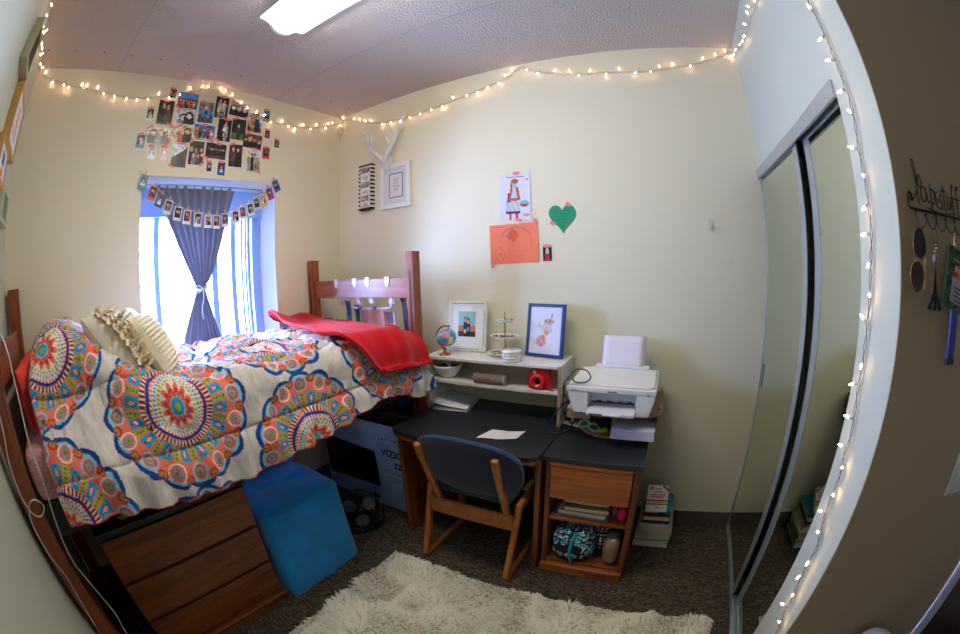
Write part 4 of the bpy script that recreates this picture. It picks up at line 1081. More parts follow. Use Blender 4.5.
mb = MB(); mb.grid(bagf(1.990, 2.035, .185, .115, .088, .105, 61), 110, 70, 0, bagcol); mb.build('bag_body', mat('quilted_print', (255, 255, 255), .75, attr=True, bump=(45, .5)), bg)
mb = MB(); mb.tube(smooth_path([(2.000, 1.950, .100), (1.990, 1.938, .16), (1.995, 1.945, .23), (2.005, 1.975, .285)], 6), .008, 8); mb.build('handle', mat('turquoise_strap', (30, 160, 185), .6), bg)
def dotcol(u, v):
    d = math.hypot((u*26) % 1-.5, (v*17) % 1-.5); return lin((220, 226, 235)) if d < .26 else lin((20, 26, 52))
mb = MB(); mb.grid(bagf(1.925, 2.15, .20, .058, .09, .115, 63), 70, 44, 0, dotcol); mb.grid(bagf(2.125, 2.13, .21, .050, .09, .110, 64), 70, 44, 0, dotcol); mb.build('lining', MATS['quilted_print'], bg)
mb = MB(); mb.grid(bagf(2.192, 2.03, .175, .044, .066, .092, 65), 40, 30); tag(mb.build('pouch', mat('taupe_satin', (150, 128, 104), .35, var=(14, .35), bump=(18, .4))), 'shiny taupe pouch at the right of the cubby floor', 'pouch')

# ----- books on the floor
G2 = 'books stacked on the carpet'
z = 0.001
spec = [(2.288, 2.500, 2.285, 2.53, .048, (224, 220, 216), 'thick white book at the bottom of the carpet stack', 0, 'back'),
        (2.290, 2.505, 2.285, 2.53, .030, (40, 92, 62), 'dark green book second from the bottom of the carpet stack', .01, 'back'),
        (2.292, 2.500, 2.280, 2.53, .012, (206, 208, 216), 'thin pale grey book third from the bottom of the carpet stack', -.02, 'left'),
        (2.290, 2.505, 2.280, 2.53, .026, (196, 190, 150), 'cream glossy book under the middle of the carpet stack', .0, 'front'),
        (2.305, 2.478, 2.295, 2.52, .034, (222, 216, 206), 'off-white paperback in the middle of the carpet stack', .03, 'back'),
        (2.300, 2.470, 2.285, 2.52, .020, (186, 178, 160), 'beige paperback in the upper half of the carpet stack', -.02, 'back'),
        (2.318, 2.475, 2.290, 2.52, .008, (30, 40, 50), 'thin dark book below the maroon one in the carpet stack', .02, 'front'),
        (2.315, 2.470, 2.300, 2.51, .034, (110, 26, 30), 'maroon hardback near the top of the carpet stack', .04, 'back')]
for x0, x1, y0, y1, th, cov, lab, yaw, spn in spec:
    book(x0, x1, y0, y1, z, th, cov, lab, G2, yaw, spn); z += th+.0005
z0 = z
tr, c, U, V = book(2.345, 2.480, 2.33, 2.52, z0, .026, (34, 140, 160), 'teal book behind the white one on top of the carpet stack', G2, -.06, 'front'); z0 += .0265
# topmost: white book leaning forwards showing its cover
r = thing('book', (2.375, 2.33, z0), 'white paperback with yellow and green stripes, topmost of the carpet stack', 'book', G2)
U = Vector((.99, .08, 0)).normalized(); V = Vector((-.06, .66, .75)).normalized(); V = (V-U*V.dot(U)).normalized(); N = U.cross(V)
c = Vector((2.380, 2.365, z0+.052))
MB().obox(c, U, V, N, .118, .150, .040).build('pages', MATS['page_block_226_220_206'], r, bevel=.001)
mb = MB(); mb.obox(c+N*.021, U, V, N, .122, .155, .002, 0); mb.obox(c-N*.021, U, V, N, .122, .155, .002, 0)
f = c+N*.0224
for v, h, m in ((-.012, .008, 1), (-.022, .010, 2), (-.034, .008, 3)): mb.obox(f+V*v, U, V, N, .121, h, .0005, m)
mb.obox(f+V*.060+U*.045, (U*.8-V*.6), (U*.6+V*.8), N, .05, .010, .0005, 1)
mb.lathe([(0, .001), (.011, .001), (.011, 0)], f+V*.060-U*.040, 16, 2, axis=N)
for v, w, m in ((.055, .035, 3), (.038, .05, 3), (.020, .085, 1), (.008, .07, 1)): mb.obox(f+V*v, U, V, N, w, .006, .0005, m)
mb.obox(f-V*.052, U, V, N, .012, .008, .0005, 1)
mb.build('cover', [mat('cover_white', (240, 238, 232), .4), mat('cover_red', (190, 40, 40), .4), mat('cover_yellow', (226, 196, 30), .4), mat('cover_green', (60, 150, 70), .4)], r)
# ================================================================= CURTAIN, PHOTOS AND WALL DECOR
def curtain_mat():
    m = bpy.data.materials.new('grey_blue_curtain'); m.use_nodes = True
    N = m.node_tree.nodes; K = m.node_tree.links; N.remove(N['Principled BSDF'])
    a = N.new('ShaderNodeBsdfDiffuse'); a.inputs[0].default_value = L4((128, 128, 146)); t = N.new('ShaderNodeBsdfTranslucent'); t.inputs[0].default_value = L4((84, 84, 96))
    mx = N.new('ShaderNodeMixShader'); mx.inputs[0].default_value = .12
    K.new(a.outputs[0], mx.inputs[1]); K.new(t.outputs[0], mx.inputs[2]); K.new(mx.outputs[0], N['Material Output'].inputs['Surface'])
    return m
M_cur = curtain_mat()
cu = thing('curtain', (-.05, 1.33, 2.13), 'slate blue curtain tied in the middle, hanging in the bright window', 'curtain')
def curf(s, t):
    z = 2.165-1.17*t
    ys = np.interp(z, [.99, 1.26, 1.41, 1.50, 1.54, 1.64, 1.80, 1.979, 2.165], [1.13, 1.207, 1.274, 1.318, 1.333, 1.285, 1.20, 1.109, 1.030])
    ye = np.interp(z, [.99, 1.26, 1.41, 1.50, 1.54, 1.64, 1.80, 1.979, 2.165], [1.53, 1.472, 1.430, 1.405, 1.395, 1.460, 1.520, 1.570, 1.633])
    w = (ye-ys); amp = .008+.045*w; dens = 9
    s2 = s+.012*math.sin(s*31+2*t)
    y = ys+w*s2
    bul = .03*math.exp(-((z-1.54)/.05)**2)
    amp *= .35+.65*min(1, t*4)
    x = -.045+amp*math.sin(2*PI*dens*s2+.8*math.sin(5*t))+.35*amp*math.sin(2*PI*3.3*s2+1+4*t)+bul*math.sin(PI*s)
    return (x, y, z)
mb = MB(); mb.grid(curf, 150, 70); mb.build('curtain_cloth', M_cur, cu)
mb = MB(); mb.tube([(-.035+.045*math.cos(a*PI/10), 1.364+.038*math.sin(a*PI/10), 1.54+.006*math.sin(a*PI/5)) for a in range(20)], .006, 8, closed=True)
mb.tube(smooth_path([(.012, 1.355, 1.54), (.02, 1.325, 1.560), (.02, 1.295, 1.548), (.016, 1.32, 1.52), (.014, 1.352, 1.535)]), .004, 6)
mb.tube(smooth_path([(.012, 1.358, 1.54), (.02, 1.352, 1.48), (.012, 1.340, 1.42), (.014, 1.342, 1.36)]), .0045, 6)
mb.tube(smooth_path([(.0, 1.385, 1.54), (.018, 1.425, 1.53), (.014, 1.43, 1.48), (.014, 1.425, 1.45)]), .0045, 6)
mb.build('tie_band', mat('white_ribbon', (200, 215, 240), .7), cu)
mb = MB(); mb.tube([(-.045, WY0, 2.158), (-.045, WY1, 2.158)], .008, 8)
tag(mb.build('curtain_rod', mat('rod_white', (190, 215, 240), .4)), 'thin pale tension rod across the top of the window recess', 'rod')

M_pinkt = mat('pink_washi_tape', (240, 132, 140), .6)
M_photo = mat('glossy_photo', (255, 255, 255), .3, attr=True)
SKY = rgb(60, 140, 220); GRN = rgb(70, 110, 50); GRY = rgb(120, 120, 124); WHT = rgb(225, 225, 225); RED = rgb(190, 50, 50); TEA = rgb(40, 140, 190); NVY = rgb(30, 50, 100); BGE = rgb(200, 170, 130); ORA = rgb(220, 120, 50); DRK = rgb(36, 32, 34); BRN = rgb(96, 64, 46)
def crowd(n, bg, cols, hy=.62, r=.07, floor=None, bw=False, rows=1, x0=.15, x1=.85):
    rr = random.Random(n*7+int(r*100)+rows); ppl = []
    for k in range(rows):
        for i in range(n):
            x = x0+(x1-x0)*(i+.5*(k % 2))/(max(1, n-1)) if n > 1 else .5
            ppl.append((min(.93, x), hy-k*.24+rr.uniform(-.03, .03), r, cols[(i+k) % len(cols)], SK if rr.random() > .25 else SK2, [HB, HBL, BK][rr.randrange(3)]))
    return people(bg, ppl, floor, .22, bw)
def wall_photo(name, cy, cz, w, h, fn, label, tilt=0, border=None, bw=.0, group='photo collage over the window', tape=((0, 1, 0),), nx=22, ny=26, x=0.0008, cat='photo'):
    """flat print on the window wall (x = 0), facing the room"""
    a = math.radians(tilt); U = Vector((0, math.cos(a), math.sin(a))); V = Vector((0, -math.sin(a), math.cos(a)))
    if w > h: nx, ny = int(ny*1.25), int(nx*.85)
    c = Vector((x, cy, cz)); mb = MB()
    r = thing(name, tuple(c), label, cat, group)
    bc = border or rgb(235, 235, 232)
    mb.obox(c, U, V, X_, w, h, .0008, 0, bc); iw, ih, off = (w, h, 0) if border is None and bw == 0 else (w*(1-2*bw), h*.72, h*.08)
    sd = int(abs(cy*1000+cz*7000)) % 997
    def fn2(u, v, fn=fn, sd=sd):
        k = 1+1.1*float(vnoise(np.array(u*9+sd), np.array(v*11+sd), 81))+.9*float(vnoise(np.array(u*4+sd), np.array(v*4.), 82))
        q = float(vnoise(np.array(u*6.+sd), np.array(v*6.), 83)); c0 = fn(u+.05*q, v+.05*float(vnoise(np.array(v*7.+sd), np.array(u*7.), 84)))
        return tuple(min(1, max(0, a*max(.2, k)*(1+w*q))) for a, w in zip(c0, (.5, .1, -.4)))
    mb.picture(c+Vector((.0009, 0, 0))+V*off, U, V, iw*.995, ih*.995, nx, ny, fn2)
    mb.build('print', M_photo, r)
    for (u, v, q) in tape:
        q = math.radians(q+tilt); tu = Vector((0, math.cos(q), math.sin(q))); tv = Vector((0, -math.sin(q), math.cos(q)))
        m2 = MB(); m2.obox(c+U*u*w/2+V*v*h/2+Vector((.0016, 0, 0)), tu, tv, X_, .042, .015, .0004); m2.build('tape', M_pinkt, r)
    return r
PW = .052
TT = (0, 1, 5)
C1 = [(1.045, 2.737, .062, .086, crowd(2, DRK, [DRK, GRY], .6, .16), 'small dark snapshot above the embracing couple photo, top left of the collage', 0, 1),
 (1.017, 2.611, .112, .160, people(DRK, [(.36, .78, .11, DRK, SK, HB), (.66, .74, .11, BRN, SK2, BK)], None), 'portrait photo of a couple in dark and brown clothes, upper left of the collage', 1, 0),
 (.911, 2.587, .056, .080, people(DRK, [(.5, .6, .2, WHT, SK, HB)]), 'small white-bordered snapshot of a figure in white, far upper left of the collage', 0, 1),
 (1.166, 2.709, .150, .108, crowd(6, lambda u, v: SKY if v > .62 else DRK, [RED, BGE, NVY, ORA], .52, .055, DRK), 'landscape photo of a crowd under vivid blue sky at the collage top', 0, 0),
 (1.172, 2.601, .150, .106, people(rgb(200, 200, 200), [(.38, .42, .16, GRY, WHT, DRK), (.66, .55, .16, DRK, WHT, BK)], None, .2, True), 'black and white close-up photo of two faces under the crowd photo', 0, 0),
 (.877, 2.416, .060, .086, people(NVY, [(.4, .6, .16, DRK, SK, HB), (.66, .55, .16, WHT, SK, BK)]), 'teal-bordered snapshot at the far left edge of the collage', -2, 2),
 (.993, 2.459, .160, .104, people(rgb(215, 210, 205), [(.28, .62, .15, DRK, SK, HB), (.62, .66, .15, GRY, SK, HBL), (.86, .6, .12, DRK, SK2, BK)]), 'landscape photo of three people in a bright room, left of the collage', 0, 0),
 (1.089, 2.481, .050, .074, people(rgb(200, 205, 190), [(.5, .5, .2, BGE, SK, HBL)]), 'small pale snapshot squeezed between two landscape photos on the left', 3, 0),
 (1.182, 2.482, .130, .108, people(rgb(205, 185, 160), [(.35, .62, .15, RED, SK, HBL), (.66, .66, .16, DRK, SK, HB)]), 'photo of two girls side by side below the black and white close-up', 0, 0),
 (.966, 2.348, .056, .080, people(rgb(130, 136, 140), [(.5, .5, .2, WHT, rgb(200, 200, 200), GRY)], None, .2, True), 'white-bordered grey snapshot, lower left of the collage', 0, 1),
 (1.058, 2.345, .060, .090, people(rgb(190, 170, 150), [(.5, .5, .22, WHT, rgb(240, 225, 210), rgb(210, 190, 170))]), 'pale pink-bordered snapshot at the lower left beside the grey one', 0, 3),
 (1.165, 2.344, .108, .152, lambda u, v: (rgb(205, 214, 216) if v > .35+.5*u else (rgb(110, 70, 60) if u > .78 else rgb(66, 72, 62))), 'portrait photo of a hillside against pale sky at the collage bottom', -2, 0),
 (1.317, 2.648, .115, .148, crowd(3, rgb(150, 140, 136), [TEA, rgb(60, 160, 210), TEA], .72, .075, BRN), 'portrait photo of three friends in light blue shirts, upper middle', 2, 0),
 (1.433, 2.700, .105, .156, crowd(2, DRK, [WHT, WHT], .80, .10, BRN, x0=.32, x1=.68), 'portrait photo of two people in white tops, top middle under the lights', 0, 0),
 (1.576, 2.710, .156, .104, people(rgb(170, 170, 170), [(.22, .55, .15, DRK, WHT, DRK), (.5, .58, .15, DRK, WHT, BK), (.8, .56, .15, DRK, WHT, DRK)], None, .2, True), 'black and white landscape photo of three girls, top right of centre', -3, 0),
 (1.478, 2.542, .104, .156, people(DRK, [(.58, .78, .12, WHT, SK, HB)], None, .2, False, lambda u, v: DRK if abs(math.hypot(u-.5, v-.3)-.12) < .03 else None), 'portrait photo of a girl in a white spotted costume, centre of the collage', 0, 0),
 (1.592, 2.565, .114, .152, people(lambda u, v: rgb(40, 44, 36) if v > .3 else rgb(84, 116, 48), [(.5, .68, .08, rgb(60, 66, 60), SK, HB)]), 'portrait photo of one person on a lawn against dark trees', 0, 0),
 (1.326, 2.507, .156, .104, crowd(5, lambda u, v: rgb(50, 110, 200) if v > .8 else GRY, [ORA, DRK, TEA, RED, WHT], .66, .06, rgb(190, 180, 170)), 'landscape photo of five standing people below the light blue shirts photo', 0, 0),
 (1.286, 2.368, .110, .154, crowd(3, rgb(60, 70, 50), [NVY, GRY, BRN], .66, .085, DRK, rows=2), 'portrait photo of friends seated on steps, lower middle left', 0, 0),
 (1.432, 2.392, .156, .104, crowd(7, DRK, [DRK, BRN, NVY], .6, .045, BRN), 'dark landscape photo of a large group, lower middle', -2, 0),
 (1.588, 2.378, .105, .156, crowd(2, rgb(60, 44, 60), [rgb(110, 60, 80), DRK], .78, .10, DRK, x0=.32, x1=.68), 'portrait photo of two girls in dark dresses, lower right of centre', 1, 0),
 (1.392, 2.278, .052, .084, people(GRY, [(.5, .6, .2, DRK, SK, HB)]), 'small white-bordered snapshot at the very bottom of the collage', 0, 1),
 (1.486, 2.280, .056, .088, people(NVY, [(.5, .5, .18, WHT, ORA, BRN)]), 'blue-bordered snapshot at the very bottom of the collage', -1, 4),
 (1.717, 2.642, .118, .158, crowd(2, lambda u, v: rgb(190, 205, 215) if v > .5 else rgb(180, 140, 90), [rgb(214, 170, 110), NVY], .74, .11, BRN, x0=.34, x1=.66), 'portrait photo of two girls outdoors in bright light, upper right', 0, 0),
 (1.716, 2.496, .154, .102, people(BRN, [(.14, .55, .12, DRK, SK, HB), (.37, .6, .13, DRK, SK, HBL), (.62, .6, .13, DRK, SK2, BK), (.86, .55, .12, DRK, SK, HB)]), 'landscape selfie photo of four smiling faces, right of the collage', -2, 0),
 (1.737, 2.362, .106, .162, crowd(2, lambda u, v: rgb(210, 214, 214) if v > .6 else rgb(150, 160, 160), [DRK, BGE], .66, .075, rgb(170, 160, 150), x0=.38, x1=.64), 'portrait photo of two people on a beach, lower right of the collage', 1, 0),
 (1.811, 2.706, .056, .092, people(lambda u, v: SKY if v > .5 else DRK, [(.5, .5, .17, DRK, SK, HB)]), 'teal-bordered snapshot at the upper right beside the string lights', -2, 2),
 (1.835, 2.560, .052, .084, people(DRK, [(.5, .6, .18, RED, SK, HB)]), 'white-bordered snapshot on the right, under the teal-bordered one', 0, 1),
 (1.925, 2.501, .052, .078, people(DRK, [(.5, .6, .17, GRY, SK, HB)]), 'white-bordered snapshot at the far right edge of the collage', -3, 1),
 (1.837, 2.426, .060, .086, people(BRN, [(.5, .55, .17, DRK, SK, HB)]), 'pink-red-bordered snapshot at the lower right of the collage', 0, 5)]
BCOL = {1: rgb(236, 236, 230), 2: rgb(30, 150, 180), 3: rgb(240, 190, 190), 4: rgb(30, 90, 190), 5: rgb(224, 70, 84)}
for i, (cy, cz, w, h, fn, lab, tl, bt) in enumerate(C1):
    tp = [((-.6, 1, 20),), ((0, 1, 0), (.8, -1, -15)), ((-.8, .95, 35), (.9, -.9, 35)), ((.2, 1, -5), (-.9, -.95, -30))][i % 4]
    if bt: tp = ((-.2, 1, 10*((i % 3)-1)),)
    wall_photo('instant_photo' if bt else 'photo_print', cy, cz, w, h, fn, lab, tl, BCOL.get(bt), .10 if bt else 0, tape=tp, x=.0008+.0012*(i % 2))
# ----- garland of instant photos pegged on a string
GP = [(0.929, 2.171, -14, (30, 140, 170), 'teal'), (0.999, 2.104, -16, (224, 84, 50), 'orange'), (1.052, 2.062, -20, (60, 64, 80), 'dark grey'), (1.112, 2.024, -14, (232, 232, 232), 'white'), (1.181, 1.985, -10, (232, 232, 232), 'white'), (1.248, 1.964, -6, (232, 232, 232), 'white'), (1.325, 1.948, -5, (236, 236, 236), 'white'), (1.401, 1.939, -2, (236, 236, 236), 'white'), (1.463, 1.935, -2, (236, 236, 236), 'white'), (1.527, 1.947, 3, (210, 220, 240), 'white'), (1.608, 1.967, 10, (225, 225, 235), 'white'), (1.663, 1.996, 10, (225, 225, 235), 'white'), (1.725, 2.020, 14, (225, 225, 235), 'white'), (1.773, 2.059, 16, (190, 200, 215), 'white'), (1.830, 2.088, 18, (214, 206, 60), 'yellow'), (1.881, 2.134, 24, (220, 50, 130), 'magenta'), (1.933, 2.194, 28, (40, 100, 190), 'blue')]
nth = ['fourth', 'fifth', 'sixth', 'seventh', 'eighth', 'ninth', 'tenth', 'eleventh', 'twelfth', 'thirteenth', 'fourteenth']
gar = thing('photo_garland', (.012, 1.43, 2.0), 'string with wooden mini clothespins sagging across the top of the window', 'garland')
pegs = []
M_peg = mat('peg_wood', (206, 164, 120), .6)
wn = 0
PH, PWd = .083, .054
for i, (y, z, tl, bc, nm) in enumerate(GP):
    a = math.radians(tl); V = Vector((0, -math.sin(a), math.cos(a))); U = Vector((0, math.cos(a), math.sin(a)))
    top = Vector((.016, y, z))+V*(PH*.5); pegs.append(top+V*.006)
    if nm == 'white': lab = 'white-bordered instant photo, %s from the left on the window garland' % nth[i-3]
    else: lab = nm+'-bordered instant photo '+{0: 'at the left end', 1: 'second from the left', 2: 'third from the left', 14: 'third from the right end', 15: 'next to the right end', 16: 'at the right end'}[i]+' of the window garland'
    rr = random.Random(i)
    ppl = [(.35, .6, .15, [DRK, NVY, WHT, RED][i % 4], SK, [HB, BK, HBL][i % 3]), (.66, .58, .15, [GRY, DRK, RED][i % 3], SK2 if i % 2 else SK, [BK, HB][i % 2])] if i not in (0, 2) else [(.5, .45, .2, WHT, SK, BK)]
    bgc = [rgb(70, 110, 140), DRK, rgb(80, 90, 120), rgb(60, 44, 48), DRK, rgb(96, 70, 66), DRK, rgb(160, 190, 220), rgb(70, 90, 140), rgb(60, 80, 160), rgb(70, 50, 60), rgb(90, 80, 110), rgb(70, 44, 44), rgb(60, 110, 110), rgb(200, 180, 160), rgb(60, 50, 110), rgb(40, 80, 140)][i]
    wall_photo('instant_photo', y, z, PWd, PH, people(bgc, ppl), lab, tl, lin(bc), .10, group='instant photos pegged on the garland', tape=(), x=.016, nx=14, ny=18)
mb = MB(); mb.tube(smooth_path([(.006, .905, 2.236)]+[tuple(p+Vector((-.003, 0, 0))) for p in pegs]+[(.006, 1.945, 2.262)], 4), .0012, 5); mb.build('cord', mat('white_cord', (225, 225, 225), .7), gar)
for i, p in enumerate(pegs):
    a = math.radians(GP[i][2]); V = Vector((0, -math.sin(a), math.cos(a))); U = Vector((0, math.cos(a), math.sin(a)))
    mb = MB(); mb.obox(p+V*.004+Vector((.0045, 0, 0)), U, V, X_, .008, .026, .003); mb.obox(p+V*.004+Vector((-.0045, 0, 0)), U, V, X_, .008, .026, .003); mb.tube([p+V*.004-U*.0045, p+V*.004+U*.0045], .004, 6)
    mb.build('clothespin', M_peg, gar)
for y, z in ((.905, 2.236), (1.945, 2.262)):
    mb = MB(); mb.lathe([(0, .010), (.006, .008), (.006, 0)], (0, y, z), 12, axis=X_); tag(mb.build('push_pin', M_gloss), 'small white pin holding the %s end of the photo garland' % ('left' if y < 1 else 'right'), 'pin')

# ----- desk wall (y = D): function for flat things facing -y
def dwall(x, z, off=.0008): return Vector((x, D-off, z))
# striped word sign
sg = thing('word_sign', (.305, D, 2.02), 'narrow black-and-white striped wall sign lettered dream, laugh, love', 'sign')
M_sgw = mat('sign_white', (226, 222, 214), .6); M_sgb = mat('sign_black', (34, 34, 40), .6); M_sgg = mat('sign_gold', (206, 160, 80), .5)
x0, x1, z0, z1, dp = .262, .388, 2.015, 2.375, .038
MB().box(x0, x1, D-dp, D-.0005, z0, z1).build('sign_board', M_sgw, sg)
yf = D-dp
mb = MB(); n = 24
for k in range(0, n, 2):
    za = z0+(z1-z0)*k/n; zb_ = z0+(z1-z0)*(k+1)/n
    mb.box(x0-.0006, x1+.0006, yf-.0006, D-.001, za, zb_, 0)
mb.build('stripes', M_sgb, sg)
mb = MB(); mb.box(x0+.016, x1-.010, yf-.0012, yf, z0+.022, z1-.028, 0); mb.build('gold_border', M_sgg, sg)
mb = MB(); mb.box(x0+.020, x1-.014, yf-.0018, yf, z0+.027, z1-.033, 0); sgp = mb.build('label_panel', mat('sign_panel', (232, 230, 228), .6), sg)
mb = MB(); xc = (x0+x1)/2+.003
for t, zz, sz, wd in (('DREAM', 2.312, .056, .084), ('LAUGH', 2.200, .056, .084), ('LOVE', 2.098, .058, .074)): mb = MB(); text_into(mb, t, sz, (xc, yf-.0024, zz), X_, Z_, 0, width=wd, bold=.0022); mb.build('word', M_sgb, sgp)
for t, zz, sz, wd in (('big', 2.258, .044, .050), ('often', 2.148, .036, .060), ('life', 2.054, .044, .050)): mb = MB(); text_into(mb, t, sz, (xc, yf-.0024, zz), X_, Z_, 0, width=wd, shear=.3); mb.build('word', mat('grey_script', (120, 120, 126), .6), sgp)
# framed quote
fq = thing('picture_frame', (.595, D, 1.995), 'white framed quote print hanging under the antlers on the desk wall', 'picture frame')
pc = frame_parts(fq, (.595, D-.001, 2.155), Vector(X_), Vector(Z_), Vector((0, -1, 0)), .258, .322, .030, .022, M_whfr, mat('blue_white_mat', (214, 218, 230), .8), .012)
mb = MB(); mb.box(.538, .660, pc.y-.001, pc.y, 2.068, 2.245); mb.build('inner_border', mat('slate_border', (110, 116, 132), .6), fq)
mb = MB(); mb.box(.545, .653, pc.y-.0016, pc.y-.001, 2.075, 2.238); fqp = mb.build('paper', mat('print_paper', (226, 222, 226), .8), fq)
mb = MB()
for t, zz, wd in (('find', 2.198, .040), ('your', 2.176, .045), ('happy', 2.152, .062), ('today', 2.126, .045)): mb = MB(); text_into(mb, t, .026, (.597, pc.y-.0024, zz), X_, Z_, 0, width=wd, shear=.3); mb.build('word', mat('taupe_script', (170, 156, 150), .6), fqp)
# antlers
an = thing('antler_mount', (.505, D, 2.30), 'white decorative deer antler mount above the quote frame', 'antlers')
M_ant = mat('white_resin', (226, 226, 226), .4)
mb = MB(); mb.lathe([(0, -.002), (.050, 0), (.056, .012), (.050, .028), (.03, .036), (0, .038)], (.520, D-.002, 2.335), 20, axis=(0, -1, .1))
for k in range(60):
    q = k*2.399; r_ = .010+.052*math.sqrt(k/60); mb.ball((.520+r_*math.cos(q), D-.040+.35*r_*r_/.06, 2.335+r_*.85*math.sin(q)), .0085, 6)
mb.build('rosette_base', M_ant, an)
def antler(pts, r0, r1):
    P = smooth_path(pts, 6); n = len(P); return P, [r0+(r1-r0)*i/(n-1) for i in range(n)]
for sx, tines in ((-1, None), (1, None)):
    mb = MB(); X = lambda dx: .515+sx*dx
    P, R = antler([(X(-.005), D-.030, 2.345), (X(.02), D-.045, 2.37), (X(.07), D-.07, 2.42), (X(.12), D-.075, 2.48), (X(.16), D-.06, 2.58), (X(.19) if sx > 0 else X(.20), D-.05, 2.66 if sx > 0 else 2.60)], .024, .008); mb.tube(P, R, 10)
    for base, tip in (((.085, -.07, 2.435), (.05, -.10, 2.52)), ((.115, -.075, 2.47), (.085, -.09, 2.575)), ((.145, -.068, 2.53), (.20, -.075, 2.60))):
        m = [(base[k]+tip[k])/2 for k in range(3)]; P, R = antler([(X(base[0]), D+base[1], base[2]), (X(m[0])+.006*sx, D+m[1]-.01, m[2]), (X(tip[0]), D+tip[1], tip[2])], .014, .005); mb.tube(P, R, 8)
    mb.build('antler', M_ant, an)
mb = MB(); mb.ball((.03, D-.03, 2.735), .028, 14, sc=(1, .8, 1)); mb.lathe([(.012, 0), (.016, .02), (.01, .045), (0, .05)], (.028, D-.03, 2.715), 12, axis=(0, 0, -1))
tag(mb.build('motion_sensor', mat('off_white_plastic', (214, 206, 190), .4)), 'small off-white sensor stuck in the room corner under the string lights', 'sensor')
# drawings
def dpaper(name, x, z, w, h, tilt, colfn, label, cat, nx=40, ny=50, curl=.004, tapes=()):
    a = math.radians(tilt); U = Vector((math.cos(a), 0, math.sin(a))); V = Vector((-math.sin(a), 0, math.cos(a))); r = thing(name, (x, D, z), label, cat)
    mb = MB(); c = Vector((x, D-.0015, z))
    mb.grid(lambda s, t: c+U*(s-.5)*w+V*(t-.5)*h+Vector((0, -curl*(abs(s-.5)*2)**4*(1-t*.6), 0)), nx, ny, 0, colfn)
    mb.build('sheet', mat('drawing_paper', (255, 255, 255), .8, attr=True), r)
    for (u, v, q) in tapes:
        q = math.radians(q); tu = Vector((math.cos(q), 0, math.sin(q))); tv = Vector((-math.sin(q), 0, math.cos(q)))
        m2 = MB(); m2.obox(c+U*u*w/2+V*v*h/2+Vector((0, -.0055, 0)), tu, tv, (0, 1, 0), .040, .018, .0005); m2.build('tape', M_pinkt, r)
def girl(u, v):
    h = lambda a, b, r1, r2: ((u-a)/r1)**2+((v-b)/r2)**2 < 1
    c = lin((222, 222, 236))
    if v < .75 and ((u*5+v*9) % 1) < .12 and u > .55: c = lin((196, 214, 232))
    if h(.80, .34, .16, .07): c = lin((120, 190, 200)) if v > .33 else lin((186, 80, 60))
    if h(.86, .10, .12, .03): c = lin((232, 140, 120))
    if .18 < u < .36 and .18 < v < .48 and abs(u-.24-.12*(v-.2)) < .05: c = lin((60, 150, 210))
    if .20+.18*(v-.15) < u < .66-.08*(v-.15) and .15 < v < .50: c = lin((206, 204, 216)) if ((u*7+v*4) % 1) > .3 else lin((170, 190, 170))
    if .18 < u < .66 and .14 < v < .19: c = lin((90, 30, 80))
    if .24 < u < .34 and .38 < v < .58: c = lin((96, 30, 90))
    if h(.46, .56, .14, .16): c = lin((190, 214, 226))
    if (abs(u-.32-.25*(v-.45)) < .04 or abs(u-.62+.25*(v-.45)) < .045) and .42 < v < .70: c = lin((200, 96, 70))
    if h(.48, .44, .16, .035): c = lin((200, 96, 70))
    if h(.49, .76, .085, .075): c = lin((150, 200, 216))
    if h(.49, .83, .12, .05): c = lin((176, 96, 76))
    if h(.37, .70, .035, .12): c = lin((176, 96, 76))
    if .30 < u < .36 and v < .14 or .50 < u < .58 and v < .14: c = lin((190, 80, 70))
    if abs(v-.92) < .006 and .2 < u < .8 or (abs(v-.86) < .03 and abs(abs(u-.9)-.03*(v-.83)/.03) < .012): c = lin((110, 90, 130))
    return c
dpaper('drawing', 1.470, 1.968, .188, .280, -1.5, girl, 'child drawing of a long-haired figure on white paper, taped to the wall', 'drawing', 44, 60, tapes=((.1, 1.0, 2), (.2, -1.0, -20)))
def orange(u, v):
    c = lin((248, 132, 98)); d = math.hypot((u-.55)*1.25, v-.50)
    if abs(d-.40) < .006 and v > .25: c = lin((206, 112, 100))
    if abs(d-.43) < .006 and v > .66: c = lin((150, 120, 120))
    if abs(u-.50)*1.0+abs(v-.70)*.75 < .13: c = lin((236, 92, 62)) if (u*30+v*9) % 1 > .2 else lin((214, 96, 76))
    if .33 < u < .50 and abs(abs(u-.50)*1.0+abs(v-.70)*.75-.15) < .012: c = lin((150, 130, 132))
    if math.hypot(u-.61, v-.17) < .03: c = lin((204, 140, 60))
    if abs(math.hypot((u-.20)*1.2, v-.16)-.09) < .008 or abs(math.hypot((u-.27)*1.2, v-.20)-.06) < .007: c = lin((206, 112, 84))
    if .03 < u < .30 and abs(v-.93) < .012 and (u*46) % 1 < .6: c = lin((186, 104, 86))
    return c
dpaper('drawing', 1.450, 1.690, .302, .232, 1.0, orange, 'child drawing on orange paper taped under the white drawing', 'drawing', 70, 54, tapes=((.94, 1.02, -60), (-.9, -1.02, 70)))
ht = thing('paper_heart', (1.748, D, 1.83), 'green paper heart with pencil writing taped on the desk wall', 'heart')
hp = []
for k in range(48):
    t = 2*PI*k/48; hx = 16*math.sin(t)**3; hz = 13*math.cos(t)-5*math.cos(2*t)-2*math.cos(3*t)-math.cos(4*t); hp.append((hx*.0049+.02*0, hz*.0056))
mb = MB(); mb.prism(hp[::-1], (1.748, D-.0015, 1.830), X_, Z_, (0, -1, 0), .0012); mb.build('heart_cutout', mat('green_card', (26, 152, 106), .7), ht)
